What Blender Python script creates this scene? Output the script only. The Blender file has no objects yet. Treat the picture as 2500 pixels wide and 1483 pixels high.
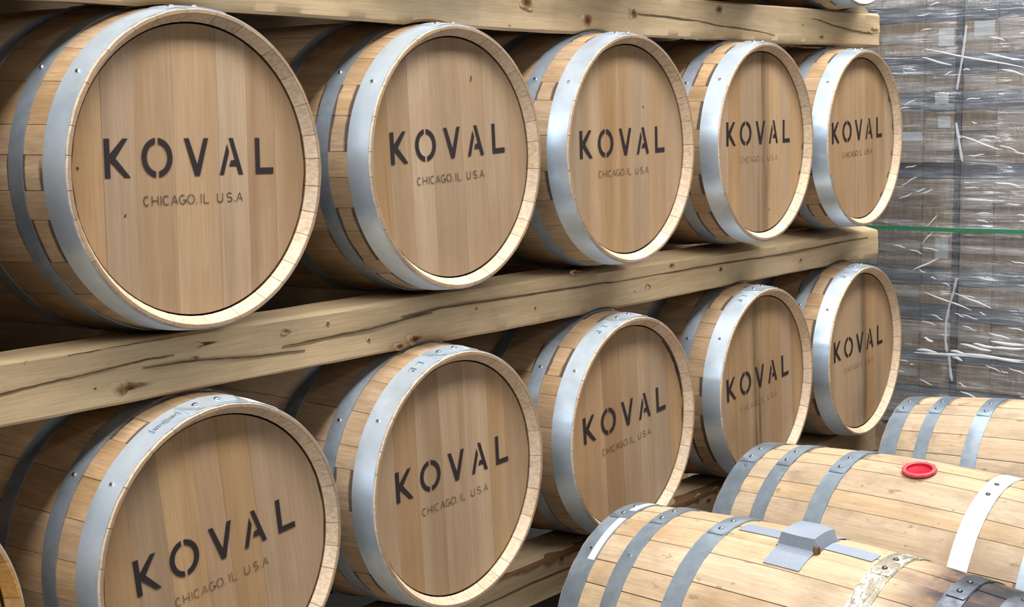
import bpy, bmesh, math, random
from mathutils import Vector, Matrix
random.seed(7)
PI = math.pi
D = bpy.data
COL = bpy.context.scene.collection
SC = bpy.context.scene
Z0 = 1.494            # height of the upper barrel axes above the floor (floor = z 0)

# ------------------------------------------------------------------ camera
cam_d = D.cameras.new('camera')
cam = D.objects.new('camera', cam_d)
COL.objects.link(cam)
cam_d.sensor_fit = 'HORIZONTAL'
cam_d.sensor_width = 36.0
cam_d.lens = 36.0 * 3413.59 / 2500.0
cam_d.clip_start = 0.02
cx, cy, cz = (0.6227, -0.7822, -0.0188), (0.1116, 0.0651, 0.9916), (0.7744, 0.6196, -0.1279)
M = Matrix(((cx[0], cy[0], -cz[0], -1.4677),
            (cx[1], cy[1], -cz[1], -1.9395),
            (cx[2], cy[2], -cz[2], 0.0706 + Z0),
            (0, 0, 0, 1)))
cam.matrix_world = M
SC.camera = cam

# ------------------------------------------------------------------ world, lamps, exposure
SC.view_settings.view_transform = 'Standard'
SC.view_settings.look = 'None'
SC.view_settings.gamma = 1.0
SC.view_settings.use_curve_mapping = False
SC.view_settings.exposure = 0.12
w = D.worlds.new('world')
SC.world = w
w.use_nodes = True
w.node_tree.nodes['Background'].inputs['Color'].default_value = (0.90, 0.95, 1.0, 1)
w.node_tree.nodes['Background'].inputs['Strength'].default_value = 0.015


def lamp(name, loc, rot, sx, sy, power, color=(1, 1, 1)):
    l = D.lights.new(name, 'AREA')
    l.shape = 'RECTANGLE'
    l.size, l.size_y = sx, sy
    l.energy = power
    l.color = color
    o = D.objects.new(name, l)
    COL.objects.link(o)
    o.location = loc
    o.rotation_euler = rot
    return o


# rows of warehouse strip lamps hung under the roof, all facing down
for ly, lz, pw in ((-1.0, 2.5, 560), (-4.6, 2.7, 75), (-8.2, 2.8, 60)):
    lamp('strip_lamp', (-1.2, ly, Z0 + lz), (0, 0, 0), 12.0, 0.5, pw, (1.0, 0.985, 0.96))
lamp('carton_fill_lamp', (3.75, -0.4, Z0 + 2.7), (0, 0, 0), 0.4, 4.0, 110, (0.97, 0.985, 1.0))  # unseen lamp added to brighten the cartons


# ------------------------------------------------------------------ helpers
def obj(name, me, mat=None, parent=None, loc=(0, 0, 0), rot=(0, 0, 0)):
    o = D.objects.new(name, me)
    COL.objects.link(o)
    if mat is not None and me is not None and len(me.materials) == 0:
        me.materials.append(mat)
    if parent is not None:
        o.parent = parent
    o.location = loc
    o.rotation_euler = rot
    return o


def thing(name, label, cat, loc=(0, 0, 0), rot=(0, 0, 0), group=None):
    o = D.objects.new(name, None)
    o.empty_display_size = 0.1
    COL.objects.link(o)
    o.location = loc
    o.rotation_euler = rot
    return tag(o, label, cat, group)


def tag(o, label, cat, group=None):
    o['label'] = label
    o['category'] = cat
    if group:
        o['group'] = group
    return o


def mesh(name, verts, faces, smooth=False, ang=35):
    me = D.meshes.new(name)
    me.from_pydata([tuple(v) for v in verts], [], faces)
    bm = bmesh.new()
    bm.from_mesh(me)
    bmesh.ops.recalc_face_normals(bm, faces=bm.faces)
    bm.to_mesh(me)
    bm.free()
    if smooth:
        me.polygons.foreach_set('use_smooth', [True] * len(me.polygons))
        me.set_sharp_from_angle(angle=math.radians(ang))
    me.update()
    return me


def box_bm(bm, c, s, bev=0.0, rotz=0.0):
    r = bmesh.ops.create_cube(bm, size=1.0)
    vs = r['verts']
    for v in vs:
        v.co = Vector((v.co.x * s[0], v.co.y * s[1], v.co.z * s[2]))
    if bev > 0:
        es = list({e for v in vs for e in v.link_edges})
        rb = bmesh.ops.bevel(bm, geom=es, offset=bev, segments=1, affect='EDGES')
        vs = list({v for f in rb['faces'] for v in f.verts} | {v for v in vs if v.is_valid})
        # gather the whole island
    isl = set(vs)
    grow = list(isl)
    while grow:
        v = grow.pop()
        for e in v.link_edges:
            ov = e.other_vert(v)
            if ov not in isl:
                isl.add(ov)
                grow.append(ov)
    m = Matrix.Translation(c) @ Matrix.Rotation(rotz, 4, 'Z')
    for v in isl:
        v.co = m @ v.co


def box_me(name, c, s, bev=0.0):
    bm = bmesh.new()
    box_bm(bm, Vector(c), s, bev)
    me = D.meshes.new(name)
    bm.to_mesh(me)
    bm.free()
    return me


def tube_me(name, pts, rad, n=6, flat=None):
    """tube along points; rad may be a list; flat = (axis index, factor)"""
    pts = [Vector(p) for p in pts]
    if not isinstance(rad, (list, tuple)):
        rad = [rad] * len(pts)
    V, F = [], []
    for i, p in enumerate(pts):
        a = pts[max(i - 1, 0)]
        b = pts[min(i + 1, len(pts) - 1)]
        t = (b - a).normalized()
        up = Vector((1, 0, 0)) if abs(t.x) < 0.9 else Vector((0, 0, 1))
        s = t.cross(up).normalized()
        u = s.cross(t)
        for k in range(n):
            an = 2 * PI * k / n
            d = (s * math.cos(an) + u * math.sin(an)) * rad[i]
            if flat:
                d[flat[0]] *= flat[1]
            V.append(p + d)
    for i in range(len(pts) - 1):
        for k in range(n):
            F.append((i * n + k, i * n + (k + 1) % n, (i + 1) * n + (k + 1) % n, (i + 1) * n + k))
    F.append(tuple(range(n)))
    F.append(tuple(range((len(pts) - 1) * n, len(pts) * n)))
    return mesh(name, V, F, True, 50)


def interp(tab, x):
    if x <= tab[0][0]:
        return tab[0][1]
    for (a, b), (c, d) in zip(tab, tab[1:]):
        if x <= c:
            return b + (d - b) * (x - a) / (c - a)
    return tab[-1][1]


# ------------------------------------------------------------------ materials
class NT:
    def __init__(self, name):
        self.m = D.materials.new(name)
        self.m.use_nodes = True
        self.t = self.m.node_tree
        self.p = self.t.nodes['Principled BSDF']
        self.out = self.t.nodes['Material Output']

    def n(self, kind, **kw):
        nd = self.t.nodes.new(kind)
        for k, v in kw.items():
            setattr(nd, k, v)
        return nd

    def l(self, a, b):
        self.t.links.new(a, b)

    def coord(self, scale, kind='Object', rnd=True, rot=(0, 0, 0)):
        tc = self.n('ShaderNodeTexCoord')
        mp = self.n('ShaderNodeMapping')
        mp.inputs['Scale'].default_value = scale
        mp.inputs['Rotation'].default_value = rot
        self.l(tc.outputs[kind], mp.inputs['Vector'])
        if rnd:
            oi = self.info()
            ml = self.n('ShaderNodeMath', operation='MULTIPLY')
            self.l(oi.outputs['Random'], ml.inputs[0])
            ml.inputs[1].default_value = 37.0
            cb = self.n('ShaderNodeCombineXYZ')
            for i in range(3):
                self.l(ml.outputs[0], cb.inputs[i])
            ad = self.n('ShaderNodeVectorMath', operation='ADD')
            self.l(mp.outputs[0], ad.inputs[0])
            self.l(cb.outputs[0], ad.inputs[1])
            return ad.outputs[0]
        return mp.outputs[0]

    def info(self):
        if not hasattr(self, 'oi'):
            self.oi = self.n('ShaderNodeObjectInfo')
        return self.oi

    def noise(self, vec, scale=1.0, detail=4.0, rough=0.55, dist=0.0):
        nz = self.n('ShaderNodeTexNoise')
        nz.inputs['Scale'].default_value = scale
        nz.inputs['Detail'].default_value = detail
        nz.inputs['Roughness'].default_value = rough
        nz.inputs['Distortion'].default_value = dist
        self.l(vec, nz.inputs['Vector'])
        return nz.outputs['Fac']

    def ramp(self, fac, stops):
        r = self.n('ShaderNodeValToRGB')
        els = r.color_ramp.elements
        while len(els) < len(stops):
            els.new(0.5)
        for e, (pos, c) in zip(els, stops):
            e.position = pos
            e.color = (c, c, c, 1) if isinstance(c, (int, float)) else (c[0], c[1], c[2], 1)
        self.l(fac, r.inputs['Fac'])
        return r.outputs['Color']

    def mix(self, fac, a, b, mode='MIX'):
        mx = self.n('ShaderNodeMix', data_type='RGBA', blend_type=mode)
        for sock, v in ((mx.inputs['Factor'], fac), (mx.inputs[6], a), (mx.inputs[7], b)):
            if hasattr(v, 'default_value') or hasattr(v, 'is_output'):
                self.l(v, sock)
            elif isinstance(v, (int, float)):
                sock.default_value = v
            else:
                sock.default_value = (v[0], v[1], v[2], 1)
        return mx.outputs[2]

    def math(self, op, a, b=0.0, clamp=False):
        m = self.n('ShaderNodeMath', operation=op)
        m.use_clamp = clamp
        for i, v in enumerate((a, b)):
            if isinstance(v, (int, float)):
                m.inputs[i].default_value = v
            else:
                self.l(v, m.inputs[i])
        return m.outputs[0]

    def bump(self, h, strength, dist=0.002):
        b = self.n('ShaderNodeBump')
        b.inputs['Strength'].default_value = strength
        b.inputs['Distance'].default_value = dist
        self.l(h, b.inputs['Height'])
        self.l(b.outputs[0], self.p.inputs['Normal'])

    def hsv_random(self, col, amount, sat=0.0):
        oi = self.info()
        v = self.math('MULTIPLY_ADD', oi.outputs['Random'], amount)
        v.node.inputs[2].default_value = 1.0 - amount / 2
        h = self.n('ShaderNodeHueSaturation')
        self.l(v, h.inputs['Value'])
        if sat:
            r2 = self.math('FRACT', self.math('MULTIPLY', oi.outputs['Random'], 7.31))
            s = self.math('MULTIPLY_ADD', r2, sat)
            s.node.inputs[2].default_value = 1.0 - sat / 2
            self.l(s, h.inputs['Saturation'])
        self.l(col, h.inputs['Color'])
        return h.outputs[0]

    def set(self, col=None, rough=0.6, metal=0.0, spec=0.5):
        if col is not None:
            if isinstance(col, (tuple, list)):
                self.p.inputs['Base Color'].default_value = (col[0], col[1], col[2], 1)
            else:
                self.l(col, self.p.inputs['Base Color'])
        if isinstance(rough, (int, float)):
            self.p.inputs['Roughness'].default_value = rough
        else:
            self.l(rough, self.p.inputs['Roughness'])
        self.p.inputs['Metallic'].default_value = metal
        self.p.inputs['Specular IOR Level'].default_value = spec
        return self.m

    def sep(self, rnd=False):
        v = self.coord((1, 1, 1), rnd=rnd)
        s = self.n('ShaderNodeSeparateXYZ')
        self.l(v, s.inputs[0])
        return s.outputs


def scl(c, k):
    return (c[0] * k, c[1] * k, c[2] * k)


def wood(name, axis, light, dark, var=0.25, sat=0.25, blotch=None, blotch_amt=0.35, fine=0.5, rough=0.62, stain=None, bump=0.25, endgrain=False, specks=0.0):
    """oak / pine grain running along axis"""
    N = NT(name)
    big = [26.0, 26.0, 26.0]
    big[axis] = 1.4
    fin = [190.0, 190.0, 190.0]
    fin[axis] = 9.0
    a = N.noise(N.coord(big), 1.0, 3, 0.55, 0.4)
    b = N.noise(N.coord(fin), 1.0, 4, 0.65)
    col = N.ramp(a, [(0.30, dark), (0.5, scl([(x + y) / 2 for x, y in zip(light, dark)], 1.03)), (0.70, light)])
    col = N.mix(N.math('MULTIPLY', N.ramp(b, [(0.38, 1), (0.62, 0)]), fine), col, scl(dark, 0.62))
    bl = N.noise(N.coord((4, 4, 4)), 1.0, 5, 0.6)
    col = N.mix(N.math('MULTIPLY', N.ramp(bl, [(0.48, 0), (0.68, 1)]), blotch_amt), col, blotch or scl(dark, 0.75))
    if endgrain:
        # crisper radial marks where the stave is cut across at its end
        nz = N.noise(N.coord((160, 30, 160)), 1.0, 3, 0.6)
        s = N.sep()
        m = N.math('GREATER_THAN', N.math('ABSOLUTE', s['Y']), 0.474)
        col = N.mix(m, col, N.mix(N.ramp(nz, [(0.35, 0), (0.65, 1)]), (0.46, 0.335, 0.22), (0.62, 0.485, 0.355)))
    if specks:
        sk = N.noise(N.coord((38, 20, 38)), 1.0, 3, 0.6)
        col = N.mix(N.math('MULTIPLY', N.ramp(sk, [(0.64, 0), (0.70, 1)]), specks), col, (0.14, 0.095, 0.055))
        dk = N.noise(N.coord((13, 6, 13)), 1.0, 6, 0.7)
        col = N.mix(N.math('MULTIPLY', N.ramp(dk, [(0.52, 0), (0.72, 1)]), specks), col, (0.20, 0.15, 0.10))
    if endgrain:
        # weathered brown saw-cut edge of the chime
        col = N.mix(N.math('MULTIPLY', N.math('GREATER_THAN', N.math('ABSOLUTE', s['Y']), 0.4988), 0.75), col, (0.24, 0.15, 0.085))
    if stain:
        col = stain(N, col)
    col = N.hsv_random(col, var, sat)
    N.bump(N.math('ADD', b, N.math('MULTIPLY', a, 0.6)), bump, 0.0012)
    return N.set(col, rough, 0.0, 0.35)


def hoop_stain(pos, amt):
    """black iron stain smeared on the wood right behind driven hoops (axial positions along the barrel)"""
    def f(N, col):
        s = N.sep()
        nz = N.noise(N.coord((14, 60, 14), rnd=False), 1.0, 4, 0.6)
        y = N.math('ADD', N.math('ABSOLUTE', s['Y']), N.math('MULTIPLY', N.math('SUBTRACT', nz, 0.5), 0.012))
        tot = None
        for p, wd in pos:
            d = N.math('ABSOLUTE', N.math('SUBTRACT', y, p))
            m = N.math('SUBTRACT', 1.0, N.math('DIVIDE', d, wd), True)
            m = N.math('MULTIPLY', m, 2.2, True)
            tot = m if tot is None else N.math('MAXIMUM', tot, m)
        patch = N.ramp(N.noise(N.coord((5, 5, 5), rnd=False), 1.0, 2), [(0.38, 0), (0.46, 1)])
        oi = N.info()
        own = N.math('GREATER_THAN', oi.outputs['Random'], 0.60)
        tot = N.math('MULTIPLY', N.math('MULTIPLY', N.math('MULTIPLY', tot, patch), own), amt)
        return N.mix(tot, col, (0.012, 0.012, 0.018))
    return f


def barrel_end_stain(N, col):
    """wine dark and charred seepage round one end of the taped barrel"""
    s = N.sep()
    nz = N.noise(N.coord((7, 5, 7)), 1.0, 5, 0.65, 0.6)
    m = N.math('ADD', N.math('MULTIPLY', N.math('SUBTRACT', -0.212, s['Y']), 9.0), N.math('MULTIPLY', N.math('SUBTRACT', nz, 0.5), 2.2))
    m = N.math('MULTIPLY', m, 1.0, True)
    c2 = N.ramp(N.noise(N.coord((16, 10, 16)), 1.0, 4), [(0.36, (0.01, 0.011, 0.014)), (0.5, (0.10, 0.055, 0.045)), (0.66, (0.24, 0.15, 0.085))])
    col = N.mix(m, col, c2)
    m2 = N.math('MULTIPLY', N.math('SUBTRACT', -0.315, s['Y']), 14.0, True)
    return N.mix(N.math('MULTIPLY', m2, N.ramp(nz, [(0.4, 0.4), (0.58, 1)])), col, (0.012, 0.012, 0.014))


def metal(name, base, rough, spots=0.5, dark=0.6, tint2=None, bump=0.15, rr=0.12, mscale=45.0, aniso=0.0, met=1.0):
    N = NT(name)
    v = N.coord((1, 1, 1))
    a = N.noise(v, mscale, 4, 0.6)
    b = N.noise(v, 9, 3, 0.6)
    col = N.mix(N.math('MULTIPLY', N.ramp(a, [(0.4, 0), (0.65, 1)]), spots), base, scl(base, dark))
    col = N.mix(N.math('MULTIPLY', N.ramp(b, [(0.5, 0), (0.7, 1)]), 0.5), col, tint2 or scl(base, 0.75))
    r = N.math('MULTIPLY_ADD', b, rr * 2)
    r.node.inputs[2].default_value = rough - rr
    N.bump(a, bump, 0.001)
    N.set(col, r, met)
    if aniso:
        N.p.inputs['Anisotropic'].default_value = aniso
        tg = N.n('ShaderNodeTangent', direction_type='RADIAL', axis='Y')
        N.l(tg.outputs[0], N.p.inputs['Tangent'])
        N.p.inputs['Anisotropic Rotation'].default_value = ANROT
    return N.m


ANROT = 0.25
MAT_STAVE = wood('oak_stave', 1, (0.48, 0.33, 0.195), (0.35, 0.225, 0.122), var=0.24, sat=0.16, blotch=(0.20, 0.115, 0.05), endgrain=True,
                 stain=hoop_stain([(0.4375, 0.009), (0.392, 0.004), (0.3505, 0.005)], 0.8))
MAT_HEAD = None


def head_wood():
    """flat sawn oak head; object colour drives a dark vertical seep stain: R strength, G position, B warmth"""
    N = NT('oak_head')
    a = N.noise(N.coord((20, 5, 0.9)), 1.0, 3, 0.55, 0.5)
    b = N.noise(N.coord((230, 30, 10)), 1.0, 4, 0.65)
    light, dark = (0.415, 0.285, 0.170), (0.30, 0.192, 0.108)
    col = N.ramp(a, [(0.28, dark), (0.5, (0.36, 0.24, 0.140)), (0.72, light)])
    col = N.mix(N.math('MULTIPLY', N.ramp(b, [(0.38, 1), (0.62, 0)]), 0.25), col, (0.20, 0.125, 0.062))
    bl = N.noise(N.coord((5, 5, 3.2), rnd=True), 1.0, 5, 0.6)
    col = N.mix(N.math('MULTIPLY', N.ramp(bl, [(0.5, 0), (0.72, 1)]), 0.40), col, (0.25, 0.135, 0.06))
    col = N.hsv_random(col, 0.26, 0.25)
    # seep stain from the object colour
    oi = N.info()
    sp = N.n('ShaderNodeSeparateColor')
    N.l(oi.outputs['Color'], sp.inputs[0])
    tc = N.n('ShaderNodeTexCoord')
    s = N.n('ShaderNodeSeparateXYZ')
    N.l(tc.outputs['Object'], s.inputs[0])
    wob = N.noise(N.coord((6, 6, 4), rnd=False), 1.0, 4, 0.6)
    x = N.math('ADD', s.outputs['X'], N.math('MULTIPLY', N.math('SUBTRACT', wob, 0.5), 0.06))
    cen = N.math('SUBTRACT', sp.outputs[1], 0.5)
    d = N.math('ABSOLUTE', N.math('SUBTRACT', x, cen))
    m = N.math('SUBTRACT', 1.0, N.math('DIVIDE', d, 0.045), True)
    streak = N.noise(N.coord((60, 5, 2.0), rnd=False), 1.0, 3)
    m = N.math('MULTIPLY', N.math('MULTIPLY', m, N.ramp(streak, [(0.35, 0.2), (0.6, 1)])), sp.outputs[0])
    col = N.mix(m, col, (0.085, 0.05, 0.016))
    # greasy darker ring close to the croze is wear on the wood itself
    N.bump(b, 0.2, 0.001)
    return N.set(col, 0.6, 0.0, 0.3)


MAT_HEAD = head_wood()
MAT_FSTAVE = wood('pale_oak_stave', 1, (0.56, 0.43, 0.29), (0.45, 0.325, 0.205), var=0.22, sat=0.2, fine=0.4, blotch=(0.30, 0.215, 0.13), blotch_amt=0.75, endgrain=True,
                  stain=hoop_stain([(0.166, 0.010), (0.436, 0.006), (0.331, 0.006)], 0.6), bump=0.4, specks=0.6)
MAT_FSTAVE_ST = wood('stained_oak_stave', 1, (0.57, 0.44, 0.295), (0.46, 0.335, 0.21), var=0.18, sat=0.2, fine=0.4, blotch=(0.30, 0.19, 0.095), blotch_amt=0.6, endgrain=True,
                     stain=barrel_end_stain, bump=0.4, specks=0.5)
MAT_PINE = wood('rough_pine', 0, (0.64, 0.485, 0.30), (0.51, 0.37, 0.215), var=0.06, sat=0.1, blotch=(0.34, 0.25, 0.16), blotch_amt=0.5, fine=0.35, rough=0.7, bump=0.5)
MAT_PINE_Y = wood('pine_bearer', 1, (0.50, 0.36, 0.21), (0.36, 0.245, 0.135), var=0.1)
MAT_PINE_Z = wood('pine_post', 2, (0.50, 0.36, 0.21), (0.36, 0.245, 0.135), var=0.1)

def knot_mat():
    """knot: dark pith, brown heart, edges fading out into the pine round it"""
    N = NT('knot_wood')
    tc = N.n('ShaderNodeTexCoord')
    s = N.n('ShaderNodeSeparateXYZ')
    N.l(tc.outputs['Generated'], s.inputs[0])
    nz = N.noise(N.coord((90, 90, 90)), 1.0, 4, 0.65)
    dx, dz = N.math('SUBTRACT', s.outputs['X'], 0.5), N.math('SUBTRACT', s.outputs['Z'], 0.5)
    d = N.math('SQRT', N.math('ADD', N.math('MULTIPLY', dx, dx), N.math('MULTIPLY', dz, dz)))
    d = N.math('ADD', d, N.math('MULTIPLY', N.math('SUBTRACT', nz, 0.5), 0.55))
    col = N.ramp(d, [(0.05, (0.07, 0.03, 0.012)), (0.2, (0.20, 0.10, 0.04)), (0.32, (0.33, 0.20, 0.10)), (0.46, (0.52, 0.385, 0.245))])
    N.bump(nz, 0.5, 0.002)
    return N.set(col, 0.75, 0, 0.25)


MAT_KNOT = knot_mat()
MAT_BARK = wood('bark_wane', 0, (0.34, 0.20, 0.10), (0.16, 0.075, 0.035), var=0.2, blotch=(0.10, 0.045, 0.02), blotch_amt=0.7, rough=0.85, bump=1.0)
MAT_CRACK = NT('split_wood').set((0.09, 0.055, 0.026), 0.9)
MAT_HOOP = metal('galvanised_hoop', (0.74, 0.86, 0.98), 0.33, 0.3, 0.82, aniso=0.75, bump=0.05, met=0.8)
MAT_HOOP_DULL = metal('dull_galvanised_hoop', (0.40, 0.46, 0.53), 0.42, 0.5, 0.65, aniso=0.6, bump=0.05, met=0.8)
MAT_FHOOP = metal('weathered_zinc_hoop', (0.30, 0.365, 0.43), 0.46, 0.55, 0.72, (0.46, 0.54, 0.62), rr=0.10, mscale=30, aniso=0.4, met=0.8)


def glare_hoop():
    N = NT('hoop_white_glare')  # white colour stands in for lamp glare along a zinc hoop
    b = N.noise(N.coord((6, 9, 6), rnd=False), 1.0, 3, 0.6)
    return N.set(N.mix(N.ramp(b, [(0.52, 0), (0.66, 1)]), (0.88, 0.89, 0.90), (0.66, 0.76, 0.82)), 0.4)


def gleam_hoop():
    N = NT('hoop_golden_gleam')  # pale flecks over tan paint the golden gleam on this hoop
    a = N.noise(N.coord((70, 130, 70), rnd=False), 1.0, 4, 0.65, 0.8)
    b = N.noise(N.coord((14, 14, 14), rnd=False), 1.0, 3, 0.6)
    m = N.math('MULTIPLY', N.ramp(a, [(0.44, 0), (0.52, 1)]), N.ramp(b, [(0.40, 0.1), (0.55, 1)]))
    N.bump(a, 0.8, 0.002)
    return N.set(N.mix(m, (0.24, 0.205, 0.14), (0.85, 0.82, 0.72)), 0.38, 0.25)


MAT_FHOOP_GLARE = glare_hoop()
MAT_FHOOP_GLEAM = gleam_hoop()
MAT_BLACKHOOP = metal('blackened_hoop', (0.10, 0.11, 0.13), 0.45, 0.8, 0.4)
MAT_RIVET = metal('steel_rivet', (0.34, 0.37, 0.41), 0.38, 0.3)
MAT_RIVET_DARK = metal('dark_rivet', (0.10, 0.11, 0.13), 0.5, 0.3)
MAT_NAIL = metal('bright_nail', (0.88, 0.9, 0.92), 0.22, 0.1)
MAT_STAMP = metal('stamped_steel', (0.50, 0.57, 0.65), 0.40, 0.2)
MAT_WHITE = NT('white_label_paper').set((0.86, 0.87, 0.88), 0.55)
MAT_WHITE_PAINT_GLARE = NT('white_paint_and_glare').set((0.90, 0.90, 0.88), 0.5)  # paint of the dashes, and the overexposed rim on the top rail
MAT_RED = NT('red_silicone').set((0.40, 0.004, 0.02), 0.6, 0, 0.2)


def tape_mat():
    N = NT('grey_duct_tape')
    a = N.noise(N.coord((400, 400, 400)), 1.0, 2)
    col = N.mix(N.ramp(a, [(0.4, 0), (0.6, 1)]), (0.25, 0.29, 0.36), (0.30, 0.345, 0.415))
    N.bump(a, 0.2, 0.0006)
    return N.set(col, 0.42, 0.15)


MAT_TAPE = tape_mat()


def ink_mat(name, cover):
    """stencil ink that has soaked unevenly into the oak: a patchy coat, wood shows through where it is worn"""
    N = NT(name)
    a = N.noise(N.coord((240, 60, 25)), 1.0, 4, 0.7)
    b = N.noise(N.coord((30, 30, 30)), 1.0, 3, 0.6)
    m = N.math('ADD', N.math('MULTIPLY', a, 0.6), N.math('MULTIPLY', b, 0.4))
    al = N.ramp(m, [(max(0.0, 0.46 - cover * 0.4), 1.0 * min(1, cover + 0.1)), (0.62, max(0.0, cover - 0.12))])
    N.set((0.028, 0.020, 0.022), 0.7, 0.0, 0.2)
    N.l(al, N.p.inputs['Alpha'])
    return N.m


INK = {k: ink_mat('stencil_ink_%s' % n, c) for k, n, c in ((1.0, 'fresh', 0.97), (0.75, 'worn', 0.78), (0.55, 'faded', 0.62), (0.45, 'thin', 0.48), (0.35, 'faint', 0.36), (0.2, 'ghost', 0.20))}


def carton_mat():
    N = NT('corrugated_card')
    a = N.noise(N.coord((3, 60, 12)), 1.0, 3)
    b = N.noise(N.coord((6, 6, 6)), 1.0, 4)
    col = N.mix(N.ramp(a, [(0.4, 0), (0.6, 1)]), (0.20, 0.155, 0.115), (0.26, 0.205, 0.155))
    col = N.mix(N.math('MULTIPLY', N.ramp(b, [(0.5, 0), (0.7, 1)]), 0.5), col, (0.14, 0.12, 0.105))
    col = N.hsv_random(col, 0.30, 0.4)
    return N.set(col, 0.8, 0, 0.2)


MAT_CARTON = carton_mat()
MAT_CARTON_TAPE = NT('clear_packing_tape').set((0.30, 0.27, 0.23), 0.35)
MAT_BOARD = NT('grey_chipboard').set((0.095, 0.105, 0.125), 0.7)
MAT_GAP_SHADE = NT('gap_shade').set((0.07, 0.072, 0.085), 0.7)
MAT_STRAP = NT('green_strapping').set((0.03, 0.19, 0.085), 0.45)


def film_mat(name, tr, bumpk, white):
    N = NT(name)
    v = N.coord((1, 1, 1), rnd=False)
    a = N.noise(N.coord((5, 4.5, 75), rnd=False), 1.0, 5, 0.6, 1.2)
    b = N.noise(N.coord((5, 5, 5), rnd=False), 1.0, 4, 0.6)
    h = N.math('ADD', a, N.math('MULTIPLY', b, 0.8))
    bp = N.n('ShaderNodeBump')
    bp.inputs['Strength'].default_value = bumpk
    bp.inputs['Distance'].default_value = 0.012
    N.l(h, bp.inputs['Height'])
    gl = N.n('ShaderNodeBsdfGlossy')
    gl.inputs['Roughness'].default_value = 0.16
    gl.inputs['Color'].default_value = (0.92, 0.95, 1.0, 1)
    N.l(bp.outputs[0], gl.inputs['Normal'])
    df = N.n('ShaderNodeBsdfDiffuse')
    df.inputs['Color'].default_value = (0.75, 0.78, 0.82, 1)
    N.l(bp.outputs[0], df.inputs['Normal'])
    tp = N.n('ShaderNodeBsdfTransparent')
    tp.inputs['Color'].default_value = (0.93, 0.94, 0.95, 1)
    m1 = N.n('ShaderNodeMixShader')
    N.l(df.outputs[0], m1.inputs[1])
    N.l(gl.outputs[0], m1.inputs[2])
    m1.inputs[0].default_value = 1.0 - white
    m2 = N.n('ShaderNodeMixShader')
    st = N.noise(N.coord((3, 2.2, 26), rnd=False), 1.0, 5, 0.65, 0.8)
    f = N.math('MULTIPLY_ADD', N.math('ADD', N.math('MULTIPLY', N.ramp(a, [(0.42, 0), (0.68, 1)]), 0.5), N.math('MULTIPLY', N.ramp(st, [(0.46, 0), (0.68, 1)]), 0.5)), 0.52)
    f.node.inputs[2].default_value = 1.0 - tr
    N.l(f, m2.inputs[0])
    N.l(tp.outputs[0], m2.inputs[1])
    N.l(m1.outputs[0], m2.inputs[2])
    N.l(m2.outputs[0], N.out.inputs['Surface'])
    return N.m


MAT_FILM = film_mat('stretch_film', 0.93, 1.0, 0.42)
MAT_CREASE = NT('bunched_film').set((0.88, 0.91, 0.95), 0.25, 0.0, 0.8)
MAT_CREASE.node_tree.nodes['Principled BSDF'].inputs['Alpha'].default_value = 0.72

MAT_CORD = NT('film_cord').set((0.62, 0.64, 0.68), 0.3, 0.0, 0.6)
MAT_CORD.node_tree.nodes['Principled BSDF'].inputs['Alpha'].default_value = 0.55


def concrete():
    N = NT('concrete_floor')
    a = N.noise(N.coord((1.3, 1.3, 1.3)), 1.0, 6, 0.6)
    col = N.ramp(a, [(0.3, (0.16, 0.155, 0.15)), (0.7, (0.27, 0.262, 0.25))])
    N.bump(a, 0.2)
    return N.set(col, 0.6)


MAT_CONCRETE = concrete()
MAT_LIGHT_BLOCK = NT('dark_light_block').set((0.025, 0.024, 0.023), 0.8)

# ------------------------------------------------------------------ structure
fl = obj('floor', mesh('floor', [(-6, -8, 0), (10, -8, 0), (10, 6, 0), (-6, 6, 0), (-6, -8, -0.1), (10, -8, -0.1), (10, 6, -0.1), (-6, 6, -0.1)],
                       [(0, 1, 2, 3), (4, 5, 6, 7), (0, 1, 5, 4), (1, 2, 6, 5), (2, 3, 7, 6), (3, 0, 4, 7)]), MAT_CONCRETE)
fl['kind'] = 'structure'
fl['label'] = 'grey concrete warehouse floor under the racks'
wb = obj('back_light_block', box_me('back_light_block', (0.3, 1.45, 1.22), (7.6, 0.10, 2.44)), MAT_LIGHT_BLOCK)  # unseen screen added to keep light out of the gaps between barrels
wb['kind'] = 'structure'
wb['label'] = 'added dark screen keeping stray light out behind the rack'

MAT_PLASTER = NT('grey_block_wall').set((0.30, 0.30, 0.29), 0.85)
for nm, c_, s_, lb_ in (('wall_right', (9.95, -1.0, 2.6), (0.1, 14.0, 5.2), 'plain grey warehouse wall beyond the pallets'), ('wall_rear', (2.0, 5.95, 2.6), (16.0, 0.1, 5.2), 'plain grey warehouse wall behind everything')):
    o = obj(nm, box_me(nm, c_, s_), MAT_PLASTER)
    o['kind'] = 'structure'
    o['label'] = lb_

# ------------------------------------------------------------------ barrels: shared meshes
HL = 0.5
TRACK = dict(Rb=0.306, Re=0.2795)
TFLOOR = dict(Rb=0.3025, Re=0.2735)


def prof(y, T):
    return T['Rb'] - (T['Rb'] - T['Re']) * (y / HL) ** 2


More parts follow.
